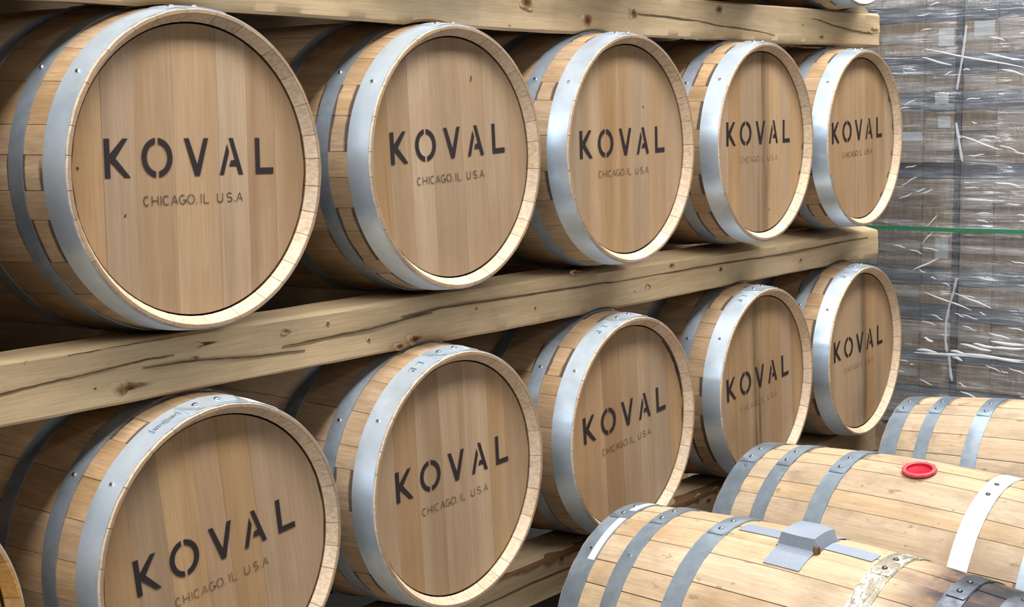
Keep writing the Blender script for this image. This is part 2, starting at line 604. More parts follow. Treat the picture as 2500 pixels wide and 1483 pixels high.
def stave_mesh(name, a0, a1, T, lift, groove=0.0007):
    """one stave between angles a0..a1: curved plank, bevelled chime at both ends, croze hidden behind the head"""
    NA = 4
    th = 0.024
    eps = 0.0005 * groove / 0.0007
    ys = [-0.5, -0.497, -0.44, -0.36, -0.27, -0.18, -0.09, 0.0, 0.09, 0.18, 0.27, 0.36, 0.44, 0.497, 0.5]
    loop = []
    for y in ys:
        r = prof(y, T) + lift
        if abs(y) > 0.499:
            r -= 0.0010
        loop.append((y, r))
    loop += [(0.5, prof(0.5, T) - 0.0068), (0.4785, prof(0.478, T) - th + 0.001), (0.476, prof(0.476, T) - 0.0195), (0.30, prof(0.3, T) - th - 0.002),
             (0, prof(0, T) - th - 0.002), (-0.30, prof(0.3, T) - th - 0.002), (-0.476, prof(0.476, T) - 0.0195), (-0.4785, prof(0.478, T) - th + 0.001), (-0.5, prof(0.5, T) - 0.0068)]
    V, F = [], []
    n = len(loop)
    for k in range(NA):
        f = k / (NA - 1)
        for (y, r) in loop:
            g = eps / r
            a = a0 + g + (a1 - a0 - 2 * g) * f
            rr = r
            if k in (0, NA - 1) and r > prof(y, T) - 0.004:
                rr = r - groove          # eased long edges, so the joints read as fine grooves
            V.append((math.cos(a) * rr, y, math.sin(a) * rr))
    for k in range(NA - 1):
        for i in range(n):
            j = (i + 1) % n
            F.append((k * n + i, k * n + j, (k + 1) * n + j, (k + 1) * n + i))
    # side caps as strips between outer and inner lines
    outer = list(range(15))
    inner = [23, 22, 21, 20, 20, 20, 19, 19, 19, 18, 18, 18, 17, 16, 15]
    for k in (0, NA - 1):
        o = k * n
        for i in range(14):
            q = [o + outer[i], o + outer[i + 1], o + inner[i + 1], o + inner[i]]
            q2 = []
            for v in q:
                if v not in q2:
                    q2.append(v)
            if len(q2) > 2:
                F.append(tuple(q2))
    return mesh(name, V, F, True, 40)


def stave_set(tname, T, ns, seed, jitter):
    rg = random.Random(seed)
    wd = [rg.uniform(0.7, 1.3) for _ in range(ns)]
    tot = sum(wd)
    a = rg.uniform(0, 1)
    out = []
    for i, x in enumerate(wd):
        b = a + 2 * PI * x / tot
        out.append(stave_mesh('%s_stave_mesh_%d' % (tname, i), a, b, T, rg.uniform(-jitter, jitter), 0.0007 if jitter < 0.001 else 0.0014))
        a = b
    return out


def head_set(tname, T, seed, n):
    """boards of one round head, front face at local y -HL+0.024"""
    rg = random.Random(seed)
    R = prof(0.478, T) - 0.0262
    wd = [rg.uniform(0.7, 1.35) for _ in range(n)]
    tot = sum(wd)
    x = -R
    out = []
    for i, q in enumerate(wd):
        x1 = x + 2 * R * q / tot
        g = 0.00022
        xa, xb = max(x + g, -R * 0.9999), min(x1 - g, R * 0.9999)
        y0, y1 = -HL + 0.024 + rg.uniform(-0.0003, 0.0003), -HL + 0.043
        m = 9
        top = [(xa + (xb - xa) * k / m) for k in range(m + 1)]
        pts = [(t, math.sqrt(max(R * R - t * t, 1e-8))) for t in top] + [(t, -math.sqrt(max(R * R - t * t, 1e-8))) for t in reversed(top)]
        N = len(pts)
        V = [(p[0], y0, p[1]) for p in pts] + [(p[0], y1, p[1]) for p in pts]
        F = [tuple(range(N)), tuple(range(N, 2 * N))] + [(k, (k + 1) % N, N + (k + 1) % N, N + k) for k in range(N)]
        out.append(mesh('%s_head_mesh_%d' % (tname, i), V, F))
        x = x1
    return out


def hoop_mesh(name, y0, y1, T, t=0.0019, a0=0.0, a1=2 * PI, off=0.0, cut=0.0):
    """steel hoop band from y0 to y1; a partial arc gives the riveted lap"""
    full = abs(a1 - a0) > 6.2
    ns = 120 if full else 14
    ys = [y0, y0 + (y1 - y0) * 0.5, y1]
    V, F = [], []
    m = ns if full else ns + 1
    for k in range(m):
        a = a0 + (a1 - a0) * k / ns
        ring = []
        for lay in (0, 1):
            for y in (ys if lay == 0 else ys[::-1]):
                yy = y
                if not full and cut > 0 and k in (0, ns):   # clipped corners of the lap
                    yy = y0 + (y1 - y0) * 0.5 + (y - (y0 + (y1 - y0) * 0.5)) * (1 - cut)
                r = prof(yy, T) + off + (0.0 if lay == 1 else t)
                ring.append((math.cos(a) * r, yy, math.sin(a) * r))
        V += ring
    for k in range(ns):
        k2 = (k + 1) % m
        for i in range(6):
            F.append((k * 6 + i, k * 6 + (i + 1) % 6, k2 * 6 + (i + 1) % 6, k2 * 6 + i))
    if not full:
        F.append(tuple(range(6)))
        F.append(tuple(range((m - 1) * 6, m * 6)))
    return mesh(name, V, F, True, 40)


def rivet_mesh(name, r=0.0062, h=0.0034):
    V, F = [], []
    n = 10
    for rr, z in ((r, -0.001), (r, h * 0.35), (r * 0.7, h * 0.85), (r * 0.3, h)):
        for k in range(n):
            V.append((math.cos(2 * PI * k / n) * rr, math.sin(2 * PI * k / n) * rr, z))
    for i in range(3):
        for k in range(n):
            F.append((i * n + k, i * n + (k + 1) % n, (i + 1) * n + (k + 1) % n, (i + 1) * n + k))
    F.append(tuple(range(n)))
    F.append(tuple(range(3 * n, 4 * n)))
    return mesh(name, V, F, True, 60)


RIVET = rivet_mesh('rivet_mesh')
NAIL = box_me('hoop_nail_mesh', (0, 0, 0.001), (0.006, 0.0085, 0.004), 0.001)


def on_barrel(a, y, T, off):
    """location and rotation of something sitting on the barrel skin at angle a and axial y (local frame)"""
    r = prof(y, T) + off
    loc = Vector((math.cos(a) * r, y, math.sin(a) * r))
    slope = -2 * (T['Rb'] - T['Re']) * y / HL ** 2
    nrm = Vector((math.cos(a), -slope, math.sin(a))).normalized()
    ydir = Vector((math.cos(a) * slope, 1, math.sin(a) * slope)).normalized()
    xdir = ydir.cross(nrm)
    m = Matrix((xdir, ydir, nrm)).transposed()
    return loc, m.to_euler()


# lettering ----------------------------------------------------------
LW, CAP = 0.371, 0.0655


def ux(X):
    t = (X - 80) / 2270.0
    return (t + 0.135 * t * t) / 1.135 * LW


def solid_polys(name, polys, y0, y1):
    V, F = [], []
    for p in polys:
        b = len(V)
        n = len(p)
        V += [(x, y0, z) for x, z in p] + [(x, y1, z) for x, z in p]
        F.append(tuple(range(b, b + n)))
        F.append(tuple(range(b + n, b + 2 * n)))
        for k in range(n):
            F.append((b + k, b + (k + 1) % n, b + n + (k + 1) % n, b + n + k))
    return mesh(name, V, F)


def big_word():
    def P(*pts):
        return [(ux(x), v * CAP) for x, v in pts]
    K = [P((80, 0), (155, 0), (155, 1), (80, 1)), P((155.5, .38), (232, .5), (155.5, .60)), P((155.5, .605), (232.5, .505), (405, 1), (335, 1)),
          P((165, .39), (345, 0), (428, 0), (232, .495))]
    ps = []
    for sgn in (-1, 1):                              # O in two halves, bridged top and bottom
        N = 14
        ring = []
        for k in range(N + 1):
            a = -PI / 2 + PI * k / N
            ring.append((math.cos(a), math.sin(a)))
        for k in range(N):
            q = []
            for (c, s), ao, bo in ((ring[k], 208, .515), (ring[k + 1], 208, .515), (ring[k + 1], 140, .365), (ring[k], 140, .365)):
                q.append((793 + sgn * max(21, c * ao), .5 + s * bo))
            ps.append(P(*q))
    O_ = ps
    Vv = [P((1162, 1), (1295, 0), (1360, 0), (1330, .29), (1225, 1)), P((1330.5, .292), (1361, .002), (1485, 1), (1425, 1))]
    A = [P((1762, 1), (1880, 0), (1940, 0), (1815, 1)), P((1760, .23), (1852, .23), (1832, .39), (1785, .39)),
           P((1628, 0), (1682, 0), (1760, .62), (1735, .83))]
    L = [P((2112, 0), (2170, 0), (2170, 1), (2112, 1)), P((2170.5, 0), (2348, 0), (2348, .165), (2170.5, .165))]
    return K, O_, Vv, A, L


def small_words():
    h = 0.0158
    zb = -0.0490
    wst = 0.0015
    ps = []

    def stroke(pts):
        for (a, b), (c, d) in zip(pts, pts[1:]):
            v = Vector((c - a, d - b))
            L = v.length
            if L < 1e-6:
                continue
            v /= L
            n = Vector((-v.y, v.x)) * wst / 2
            e = v * wst * 0.2
            ps.append([(a - n.x - e.x, b - n.y - e.y), (c - n.x + e.x, d - n.y + e.y), (c + n.x + e.x, d + n.y + e.y), (a + n.x - e.x, b + n.y - e.y)])

    def arc(cx_, cz_, rx, rz, d0, d1, n=9):
        return [(cx_ + rx * math.cos(math.radians(d0 + (d1 - d0) * k / n)), cz_ + rz * math.sin(math.radians(d0 + (d1 - d0) * k / n))) for k in range(n + 1)]
    for ch, X0, X1 in (('C', 592, 665), ('H', 705, 785), ('I', 820, 832), ('C', 855, 940), ('A', 965, 1050), ('G', 1075, 1160), ('O', 1185, 1275), ('.', 1302, 1310),
                       ('I', 1360, 1372), ('L', 1405, 1468), ('U', 1585, 1655), ('S', 1715, 1780), ('.', 1812, 1820), ('A', 1845, 1920)):
        a, b = ux(X0), ux(X1)
        wd = b - a
        mx_, mz = (a + b) / 2, zb + h / 2
        if ch == 'C':
            stroke(arc(mx_, mz, wd / 2, h / 2, 50, 310))
        elif ch == 'G':
            stroke(arc(mx_, mz, wd / 2, h / 2, 50, 345))
            stroke([(mx_ + wd * .05, mz - h * .05), (b, mz - h * .05), (b, mz - h * .35)])
        elif ch == 'O':
            stroke(arc(mx_, mz, wd / 2, h / 2, 98, 262))
            stroke(arc(mx_, mz, wd / 2, h / 2, -82, 82))
        elif ch == 'H':
            stroke([(a, zb), (a, zb + h)])
            stroke([(b, zb), (b, zb + h)])
            stroke([(a + .001, mz), (b - .001, mz)])
        elif ch == 'I':
            stroke([(mx_, zb), (mx_, zb + h)])
        elif ch == 'L':
            stroke([(a, zb + h), (a, zb)])
            stroke([(a + .001, zb), (b, zb)])
        elif ch == 'A':
            stroke([(a, zb), (mx_ - wd * .06, zb + h * .86)])
            stroke([(mx_ + wd * .03, zb + h), (b, zb)])
            stroke([(mx_ - wd * .12, zb + h * .33), (b - wd * .2, zb + h * .33)])
        elif ch == 'U':
            stroke([(a, zb + h), (a, zb + h * .3)] + arc(mx_, zb + h * .3, wd / 2, h * .3, 190, 350)[0:] + [(b, zb + h * .3), (b, zb + h)])
        elif ch == 'S':
            stroke(arc(mx_, zb + h * .74, wd / 2, h * .26, 35, 265, 7) + arc(mx_, zb + h * .26, wd / 2, h * .26, 85, -145, 7))
        elif ch == '.':
            stroke([(mx_, zb), (mx_, zb + .0016)])
    return ps


LET_BIG = [solid_polys('stencil_letter_mesh', p_, -HL + 0.0229, -HL + 0.0235) for p_ in big_word()]
LET_SMALL = solid_polys('stencil_small_mesh', small_words(), -HL + 0.0230, -HL + 0.0235)

STAVES_R = [stave_set('rack%d' % v, TRACK, 28, 11 + v, 0.0004) for v in range(2)]
HEADS_R = [head_set('rack%d' % v, TRACK, 31 + v, 7) for v in range(5)]
BACKHEAD = None
STAVES_F = [stave_set('floor%d' % v, TFLOOR, 27, 51 + v, 0.0011) for v in range(2)]
HEADS_F = [head_set('floor', TFLOOR, 71, 7)]

HOOPS_R = [(-0.4955, -0.4415), (-0.390, -0.353), (-0.252, -0.214), (0.214, 0.252), (0.353, 0.390), (0.4415, 0.4955)]
HOOPS_F = [(0.440, 0.4965), (0.3354, 0.379), (0.1725, 0.2216), (-0.2216, -0.1725), (-0.379, -0.3354), (-0.4965, -0.440)]
rad = math.radians
HM_R = [hoop_mesh('rack_hoop_mesh_%d' % i, a, b, TRACK) for i, (a, b) in enumerate(HOOPS_R)]
HM_F = [hoop_mesh('floor_hoop_mesh_%d' % i, a, b, TFLOOR) for i, (a, b) in enumerate(HOOPS_F)]
LAP_R = [hoop_mesh('rack_lap_mesh_%d' % i, a + 0.0015, b - 0.0015, TRACK, 0.0019, rad(76), rad(103), 0.0018, 0.12) for i, (a, b) in enumerate(HOOPS_R)]
LAP_F = [hoop_mesh('floor_lap_mesh_%d' % i, a + 0.0015, b - 0.0015, TFLOOR, 0.0019, rad(-15), rad(13), 0.0018, 0.12) for i, (a, b) in enumerate(HOOPS_F)]
STAMP = {}


def stamp_mesh(kind):
    """shallow marks struck into the hoop beside its lap, as raised bars on the band"""
    if kind in STAMP:
        return STAMP[kind]
    bm = bmesh.new()
    if kind == 'name':                       # framed row of small characters
        rg = random.Random(5)
        for k in range(11):
            hgt = rg.choice((0.007, 0.009, 0.010)) if k not in (5, 6) else 0.016
            box_bm(bm, Vector((-0.024 + k * 0.0048, 0.0, 0.0)), (0.0013, hgt, 0.0009))
            if k % 2 == 0:
                box_bm(bm, Vector((-0.0222 + k * 0.0048, 0.003 if k % 4 else -0.003, 0.0)), (0.0028, 0.0013, 0.0009))
        for sx in (-0.031, 0.031):
            box_bm(bm, Vector((sx, 0, 0)), (0.0012, 0.018, 0.0009))
    else:                                     # two bracket shaped strikes
        for sx in (-0.013, 0.012):
            box_bm(bm, Vector((sx, 0, 0)), (0.0022, 0.017, 0.0009))
            box_bm(bm, Vector((sx - 0.006, 0.006, 0)), (0.010, 0.002, 0.0009))
        box_bm(bm, Vector((-0.020, -0.004, 0)), (0.002, 0.009, 0.0009))
    me = D.meshes.new('stamp_' + kind)
    bm.to_mesh(me)
    bm.free()
    STAMP[kind] = me
    return me


def barrel(label, loc, rotz=0.0, rotx=0.0, kind='rack', variant=0, headv=0, roll=0.0, word=None, stain=(0, 0.5, 0), group=None, lap=0.0,
           stave_mat=None, hoop_mats=None, nails=True, stamp=None, head_mat=None, spin=0.0):
    T = TRACK if kind == 'rack' else TFLOOR
    ax = T['Rb'] + 0.002
    b = thing('barrel', label, 'barrel', loc, (rotx, 0, rotz), group)
    c0 = (0, 0, ax)
    sm = stave_mat or (MAT_STAVE if kind == 'rack' else MAT_FSTAVE)
    for me in (STAVES_R if kind == 'rack' else STAVES_F)[variant]:
        obj('stave', me, None, b, c0, (0, spin, 0)).data = me
        o = b.children[-1] if b.children else None
    for ch in [c for c in COL.objects if c.parent is b and c.name.split('.')[0] == 'stave']:
        if len(ch.data.materials) == 0:
            ch.data.materials.append(sm)
        if ch.data.materials[0] is not sm:
            ch.material_slots[0].link = 'OBJECT'
            ch.material_slots[0].material = sm
    heads = HEADS_R[headv] if kind == 'rack' else HEADS_F[0]
    for rz in (0, PI):
        for me in heads:
            if len(me.materials) == 0:
                me.materials.append(MAT_HEAD)
            o = obj('head_board', me, None, b, c0, (0, -roll, rz))
            o.color = (stain[0], stain[1], stain[2], 1)
            if head_mat:
                o.material_slots[0].link = 'OBJECT'
                o.material_slots[0].material = head_mat
    hs = HOOPS_R if kind == 'rack' else HOOPS_F
    for i, (y0, y1) in enumerate(hs):
        mt = (hoop_mats or {}).get(i) or (MAT_FHOOP if kind == 'floor' else (MAT_HOOP if i in (0, 5) else MAT_HOOP_DULL))
        me = (HM_R if kind == 'rack' else HM_F)[i]
        h = obj('hoop', me, None, b, c0)
        if len(me.materials) == 0:
            me.materials.append(mt)
        h.material_slots[0].link = 'OBJECT'
        h.material_slots[0].material = mt
        if mt is MAT_FHOOP_GLARE:
            h['label'] = 'zinc hoop with its glare painted white'
        if mt is MAT_FHOOP_GLEAM:
            h['label'] = 'hoop with its golden gleam painted in'
        if mt is MAT_BLACKHOOP:
            h['label'] = 'blackened hoop'
        if kind == 'rack' and i > 2:
            continue
        lm = (LAP_R if kind == 'rack' else LAP_F)[i]
        if len(lm.materials) == 0:
            lm.materials.append(mt)
        da = lap if kind == 'rack' else lap
        lo = obj('hoop_lap', lm, None, h, (0, 0, 0), (0, -da, 0))
        lo.material_slots[0].link = 'OBJECT'
        lo.material_slots[0].material = mt
        rm = MAT_RIVET_DARK if mt in (MAT_FHOOP_GLEAM, MAT_BLACKHOOP, MAT_FHOOP_GLARE) else MAT_RIVET
        base = (rad(97), rad(87)) if kind == 'rack' else (rad(8), rad(-2))
        ym = (y0 + y1) / 2
        for a in base:
            p, r = on_barrel(a + da, ym, T, 0.0036)
            ro = obj('rivet', RIVET, None, h, p, r)
            if len(RIVET.materials) == 0:
                RIVET.materials.append(rm)
            ro.material_slots[0].link = 'OBJECT'
            ro.material_slots[0].material = rm
        if nails and i < 2:
            p, r = on_barrel(rad(144 + random.uniform(-3, 4)) if kind == 'rack' else rad(128), ym, T, 0.0018)
            no = obj('nail', NAIL, MAT_NAIL, h, p, r)
        if stamp and i == 0:
            p, r = on_barrel(rad(112) if kind == 'rack' else rad(114), ym, T, 0.0021)
            obj('stamped_mark', stamp_mesh(stamp), MAT_STAMP, h, p, r)
    if word:
        ang, ox, oz, ib, is_ = word
        c, s = math.cos(ang), math.sin(ang)
        for nm, me, key in [('stencil_letter', m_, ib) for m_ in LET_BIG] + [('stencil_town', LET_SMALL, is_)]:
            o = obj(nm, me, None, b, (ox, 0, ax + oz), (0, -ang, 0))
            if len(me.materials) == 0:
                me.materials.append(INK[key])
            o.material_slots[0].link = 'OBJECT'
            o.material_slots[0].material = INK[key]
    return b


# ------------------------------------------------------------------ rack barrels
AX = TRACK['Rb'] + 0.002
UP = [(0.1284, -0.0016, 0.0218), (0.8203, -0.0012, 0.0204), (1.4366, 0.0002, -0.0159), (2.1338, 0.0022, -0.0091), (2.7904, 0.0004, -0.0102)]
LO = [(0.133, -0.7011, 0.0072), (0.7768, -0.695, -0.0036), (1.4449, -0.7008, -0.0097), (2.1634, -0.7028, 0.001), (2.8323, -0.6998, -0.0018)]
TOPROW = [(-1.89, 0.703, 0.0), (-1.21, 0.703, 0.0), (-0.53, 0.703, 0.0), (0.128, 0.703, 0.0), (0.82, 0.703, 0.0), (1.47, 0.703, 0.0), (2.11, 0.703, 0.0), (2.765, 0.703, 0.0)]  # leftmost unseen barrels added to block light leaking in from the left
LEFT = [(-0.575, -0.001, 0.005), (-0.568, -0.700, 0.0)]
#            angle(deg)  baseline-left offset x,z   ink big, ink small, stain(R,G,B), variant/head
WU = [(-0.9, -0.1931, -0.0058, 1.0, 0.45, (0.0, 0.5, 0)), (2.4, -0.1957, -0.0076, 1.0, 0.45, (0.0, 0.5, 0)), (1.1, -0.2027, -0.0161, 1.0, 0.35, (0.15, 0.42, 0)),
      (0.6, -0.2005, -0.0055, 0.75, 0.2, (0.75, 0.51, 0)), (2.5, -0.2056, -0.0123, 0.75, 0.35, (0.2, 0.5, 0))]
WL = [(5.9, -0.1893, -0.0293, 1.0, 0.35, (0.0, 0.5, 0)), (2.6, -0.1913, -0.0140, 1.0, 0.35, (0.1, 0.45, 0)), (4.1, -0.2002, -0.0100, 1.0, 0.35, (0.15, 0.5, 0)),
      (4.1, -0.2068, -0.0253, 0.75, 0.2, (1.0, 0.47, 0)), (2.6, -0.1994, -0.0132, 0.75, 0.2, (0.8, 0.53, 0))]
LBL_U = ['first and largest barrel on the upper rail, dark level stencil, nearest the camera',
         'second barrel on the upper rail, with a blackened nick high on its pale head',
         'third barrel on the upper rail, middle one of the five, clear crisp stencil',
         'fourth barrel on the upper rail, brown seep streaks down a worn stencil',
         'last barrel on the upper rail, its head beside the film-wrapped cartons',
         ]
LBL_L = ['large barrel on the lower rail, sticker on its hoop, tilted stencil, cut by picture bottom',
         'second barrel on the lower rail, pale evenly coloured head with a tilted stencil',
         'third barrel on the lower rail, partly hidden by the taped barrel',
         'fourth barrel on the lower rail, with a dark olive seep streak down its head',
         'last barrel on the lower rail, dark streaked head and very faint town line']
STN = [None, None, None, None, None, 'name', 'bracket', 'bracket', 'bracket', 'bracket']
for i in range(5):
    x, z, y = UP[i]
    an, ox, oz, ib, is_, st = WU[i]
    barrel(LBL_U[i], (x, y + HL, z + Z0 - AX), kind='rack', variant=i % 2, headv=i, roll=rad(an), word=(rad(an), ox, oz, ib, is_), stain=st, spin=0.7 * i)
for i in range(5):
    x, z, y = LO[i]
    an, ox, oz, ib, is_, st = WL[i]
    barrel(LBL_L[i], (x, y + HL, z + Z0 - AX), kind='rack', variant=(i + 1) % 2, headv=(i + 2) % 5, roll=rad(an), word=(rad(an), ox, oz, ib, is_), stain=st,
           spin=0.9 * i + 0.3, stamp=STN[5 + i], lap=rad(1.0))
amber = wood('amber_oak_head', 2, (0.42, 0.23, 0.07), (0.28, 0.13, 0.03), var=0.2)
amber_stave = wood('amber_oak_stave', 1, (0.46, 0.27, 0.09), (0.34, 0.17, 0.05), var=0.2)
barrel('barrel on the upper rail just cut off by the left picture edge', (LEFT[0][0], LEFT[0][2] + HL, LEFT[0][1] + Z0 - AX), variant=1, headv=4, spin=0.2)
barrel('amber-headed barrel whose edge shows at the bottom left corner', (LEFT[1][0], LEFT[1][2] + HL, LEFT[1][1] + Z0 - AX), variant=0, headv=3, spin=0.5, head_mat=amber, stave_mat=amber_stave)
for i in range(8):
    x, z, y = TOPROW[i]
    if i < 7:
        lb = 'oak barrel on the top rail, above the upper row and out of view'
        barrel(lb, (x, y + HL, z + Z0 - AX), variant=i % 2, headv=i % 5, spin=0.4 * i, group='barrels on the top rail', nails=False)
    else:
        tb = barrel('barrel with its rim glare painted white at the right end of the top rail', (x, y + HL, z + Z0 - AX), variant=0, headv=2, spin=1.0, nails=False,
                    hoop_mats={0: MAT_HOOP_DULL}, head_mat=MAT_WHITE_PAINT_GLARE)  # overexposed white of rim and head is put into their colour
        V, F = [], []
        n = 72
        for k in range(n):
            a = 2 * PI * k / n
            for r, yy in ((0.2770, -0.5004), (0.2670, -0.5004), (0.2535, -0.4765), (0.2545, -0.4765), (0.2670, -0.4998), (0.2770, -0.4998)):
                V.append((math.cos(a) * r, yy, math.sin(a) * r))
        for k in range(n):
            k2 = (k + 1) % n
            for j in range(6):
                F.append((k * 6 + j, k * 6 + (j + 1) % 6, k2 * 6 + (j + 1) % 6, k2 * 6 + j))
        ro = obj('blown_out_rim', mesh('blown_out_rim', V, F, True, 30), MAT_WHITE_PAINT_GLARE, tb, (0, 0, AX))
        ro['label'] = 'overexposed rim, glare painted white'

ALLB = [(x, z, y) for x, z, y in UP + LO + TOPROW + LEFT]

# small dents and black seepage along the croze, seen on single barrels ---------------------------------


def barrel_at(k, low=False):
    x, z, y = (LO if low else UP)[k]
    for o in COL.objects:
        if o.get('category') == 'barrel' and (o.location - Vector((x, y + HL, z + Z0 - AX))).length < 1e-4:
            return o


MAT_NICK = NT('black_dent').set((0.02, 0.016, 0.014), 0.8)
for k, x, z, ln, ang in ((0, -0.157, -0.0705, 0.006, 1.2), (0, -0.2445, 0.0129, 0.005, 2.2), (1, 0.0626, 0.170, 0.013, 1.35), (3, 0.0457, -0.1947, 0.007, 1.4), (2, 0.071, 0.106, 0.005, 1.0)):
    V, F = [], []
    n = 10
    rg = random.Random(int(abs(x) * 1e4))
    for yy in (-HL + 0.0230, -HL + 0.0236):
        for j in range(n):
            a = 2 * PI * j / n
            u, v = math.cos(a) * ln / 2, math.sin(a) * 0.0013 * rg.uniform(0.7, 1.5)
            V.append((u * math.cos(ang) - v * math.sin(ang), yy, u * math.sin(ang) + v * math.cos(ang)))
    F = [tuple(range(n)), tuple(range(n, 2 * n))] + [(j, (j + 1) % n, n + (j + 1) % n, n + j) for j in range(n)]
    obj('nick', mesh('nick', V, F), MAT_NICK, barrel_at(k), (x, 0, AX + z))


def seep(par, a0, a1, wid):
    V, F = [], []
    n = max(4, int(abs(a1 - a0) / 2))
    rg = random.Random(int(a0 * 10) + 5)
    for j in range(n + 1):
        f = j / n
        a = rad(a0 + (a1 - a0) * f)
        w_ = wid * (0.25 + 0.75 * math.sin(PI * min(1, max(0, f)))) * rg.uniform(0.7, 1.15)
        for r, y in ((0.2525 + w_ * 0.5, -0.4763), (0.2525 - w_, -0.4763), (0.2525 - w_, -0.4755), (0.2525 + w_ * 0.5, -0.4755)):
            V.append((math.cos(a) * r, y, math.sin(a) * r))
    for j in range(n):
        for i in range(4):
            F.append((j * 4 + i, j * 4 + (i + 1) % 4, (j + 1) * 4 + (i + 1) % 4, (j + 1) * 4 + i))
    F += [(0, 1, 2, 3), tuple(range(n * 4, n * 4 + 4))]
    o = obj('seep_stain', mesh('seep_stain', V, F), MAT_NICK, par, (0, 0, AX))
    o['label'] = 'black seepage along the head joint'


seep(barrel_at(2, True), 52, 8, 0.006)
seep(barrel_at(2, True), 4, -8, 0.003)
for a in (30, 8, -12, -30, -48):
    seep(barrel_at(4), a + 3, a - 3, 0.004)
for a in (-4, -22):
    seep(barrel_at(3), a + 2, a - 2, 0.004)

# ------------------------------------------------------------------ rack timber
LABEL_STRIPS = []


def rail(name, label, ytop, ybot, ztop, zbot, ztop_rear, zbot_rear, x0, x1, seed, group=None, y0=0.10, y1=0.21, mat=None):
    """sawn 4x4 laid along x, seats worn into it where the barrels bear, slightly waney corners"""
    rg = random.Random(seed)
    nx = 420
    NF, NT_ = 5, 6
    ph = [rg.uniform(0, 6) for _ in range(6)]
    V, F = [], []

    def wob(x, k):
        return 0.0011 * math.sin(x * 3.1 + ph[k]) + 0.0006 * math.sin(x * 11 + ph[(k + 1) % 6]) + 0.0004 * math.sin(x * 37 + ph[(k + 2) % 6])

    def lim_top(x, y, z):
        for bx, bz, by in ALLB:
            t = y - by - HL
            if abs(t) > HL or bz < z - 0.1:
                continue
            r = prof(t, TRACK) + 0.0032
            dx = x - bx
            if abs(dx) < r:
                z = min(z, bz - math.sqrt(r * r - dx * dx)) if bz > z else z
        return z

    def lim_bot(x, y, z):
        for bx, bz, by in ALLB:
            t = y - by - HL
            if abs(t) > HL or bz > z + 0.1:
                continue
            r = prof(t, TRACK) + 0.0045
            dx = x - bx
            if abs(dx) < r:
                z = max(z, bz + math.sqrt(r * r - dx * dx)) if bz < z else z
        return z
    ch = 0.006
    ring_n = 0
    for i in range(nx + 1):
        x = x0 + (x1 - x0) * i / nx
        zt0, zt1 = interp(ztop, x), interp(ztop_rear, x)
        zb0, zb1 = interp(zbot, x), interp(zbot_rear, x)
        ring = []
        for k in range(NF + 1):                 # front, upwards
            f = k / NF
            zb, zt = lim_bot(x, y0, zb0), lim_top(x, y0, zt0)
            z = (zb + ch) + (zt - ch - zb - ch) * f
            ring.append((x, y0 + wob(x, k % 6), z))
        for k in range(NT_ + 1):                # top, backwards
            f = k / NT_
            y = y0 + ch + (y1 - y0 - 2 * ch) * f
            ring.append((x, y, lim_top(x, y, zt0 + (zt1 - zt0) * f + wob(x, 1) * 0.8)))
        for k in range(2):
            f = k
            ring.append((x, y1, (zt1 - 0.02) + (zb1 + 0.02 - zt1 + 0.02) * f))
        for k in range(NT_ + 1):                # underside, forwards
            f = k / NT_
            y = y1 - ch - (y1 - y0 - 2 * ch) * f
            ring.append((x, y, lim_bot(x, y, zb1 + (zb0 - zb1) * f + wob(x, 3) * 0.8)))
        ring_n = len(ring)
        V += [(a, b, c + Z0) for a, b, c in ring]
    for i in range(nx):
        for k in range(ring_n):
            k2 = (k + 1) % ring_n
            F.append((i * ring_n + k, i * ring_n + k2, (i + 1) * ring_n + k2, (i + 1) * ring_n + k))
    F.append(tuple(range(ring_n)))
    F.append(tuple(range(nx * ring_n, (nx + 1) * ring_n)))
    o = obj(name, mesh(name, V, F, True, 40), mat or MAT_PINE)
    tag(o, label, 'beam', group)
    return o


def const(v):
    return [(0, v)]


XE = 3.135
r_top = rail('rack_rail', 'pale softwood rail across the top of the picture, over the upper barrels', 0, 0,
             [(-0.3, 0.392), (1.6, 0.396), (3.1, 0.4165)], [(-1.6, 0.2835), (0.24, 0.2838), (1.1, 0.2826), (1.6, 0.287), (3.1, 0.3070)],
             [(-0.3, 0.400), (3.1, 0.412)], [(-0.3, 0.290), (3.1, 0.305)], -2.3, XE - 0.018, 1)
r_mid = rail('rack_rail', 'long cracked softwood rail in mid picture, under the upper row of barrels', 0, 0,
             [(-1.6, -0.295), (-0.25, -0.296), (0.14, -0.2967), (0.84, -0.3018), (3.13, -0.3216)], [(-1.6, -0.4047), (-0.25, -0.4047), (0.26, -0.4067), (0.94, -0.41), (3.05, -0.416)],
             [(-1.6, -0.2955), (3.13, -0.2990)], [(-1.6, -0.4035), (3.13, -0.410)], -2.3, XE, 2)
r_low = rail('rack_rail', 'weathered rail with bark edge under the lower row of barrels', 0, 0,
             [(-1.6, -1.000), (3.13, -1.002)], [(-1.6, -1.108), (3.13, -1.110)], [(-1.6, -0.9975), (3.13, -0.9985)], [(-1.6, -1.108), (3.13, -1.11)], -2.3, XE, 3, y1=0.23)
for zt, zb, s, wh in ((0.405, 0.300, 4, 'top'), (-0.2975, -0.401, 5, 'middle'), (-0.9975, -1.105, 6, 'bottom')):
    rail('rear_rail', wh + ' softwood rail at the back of the rack, behind the barrels', 0, 0, const(zt), const(zb), const(zt), const(zb), -2.3, XE, s,
         group='rear rails of the barrel rack', y0=0.79, y1=0.90)
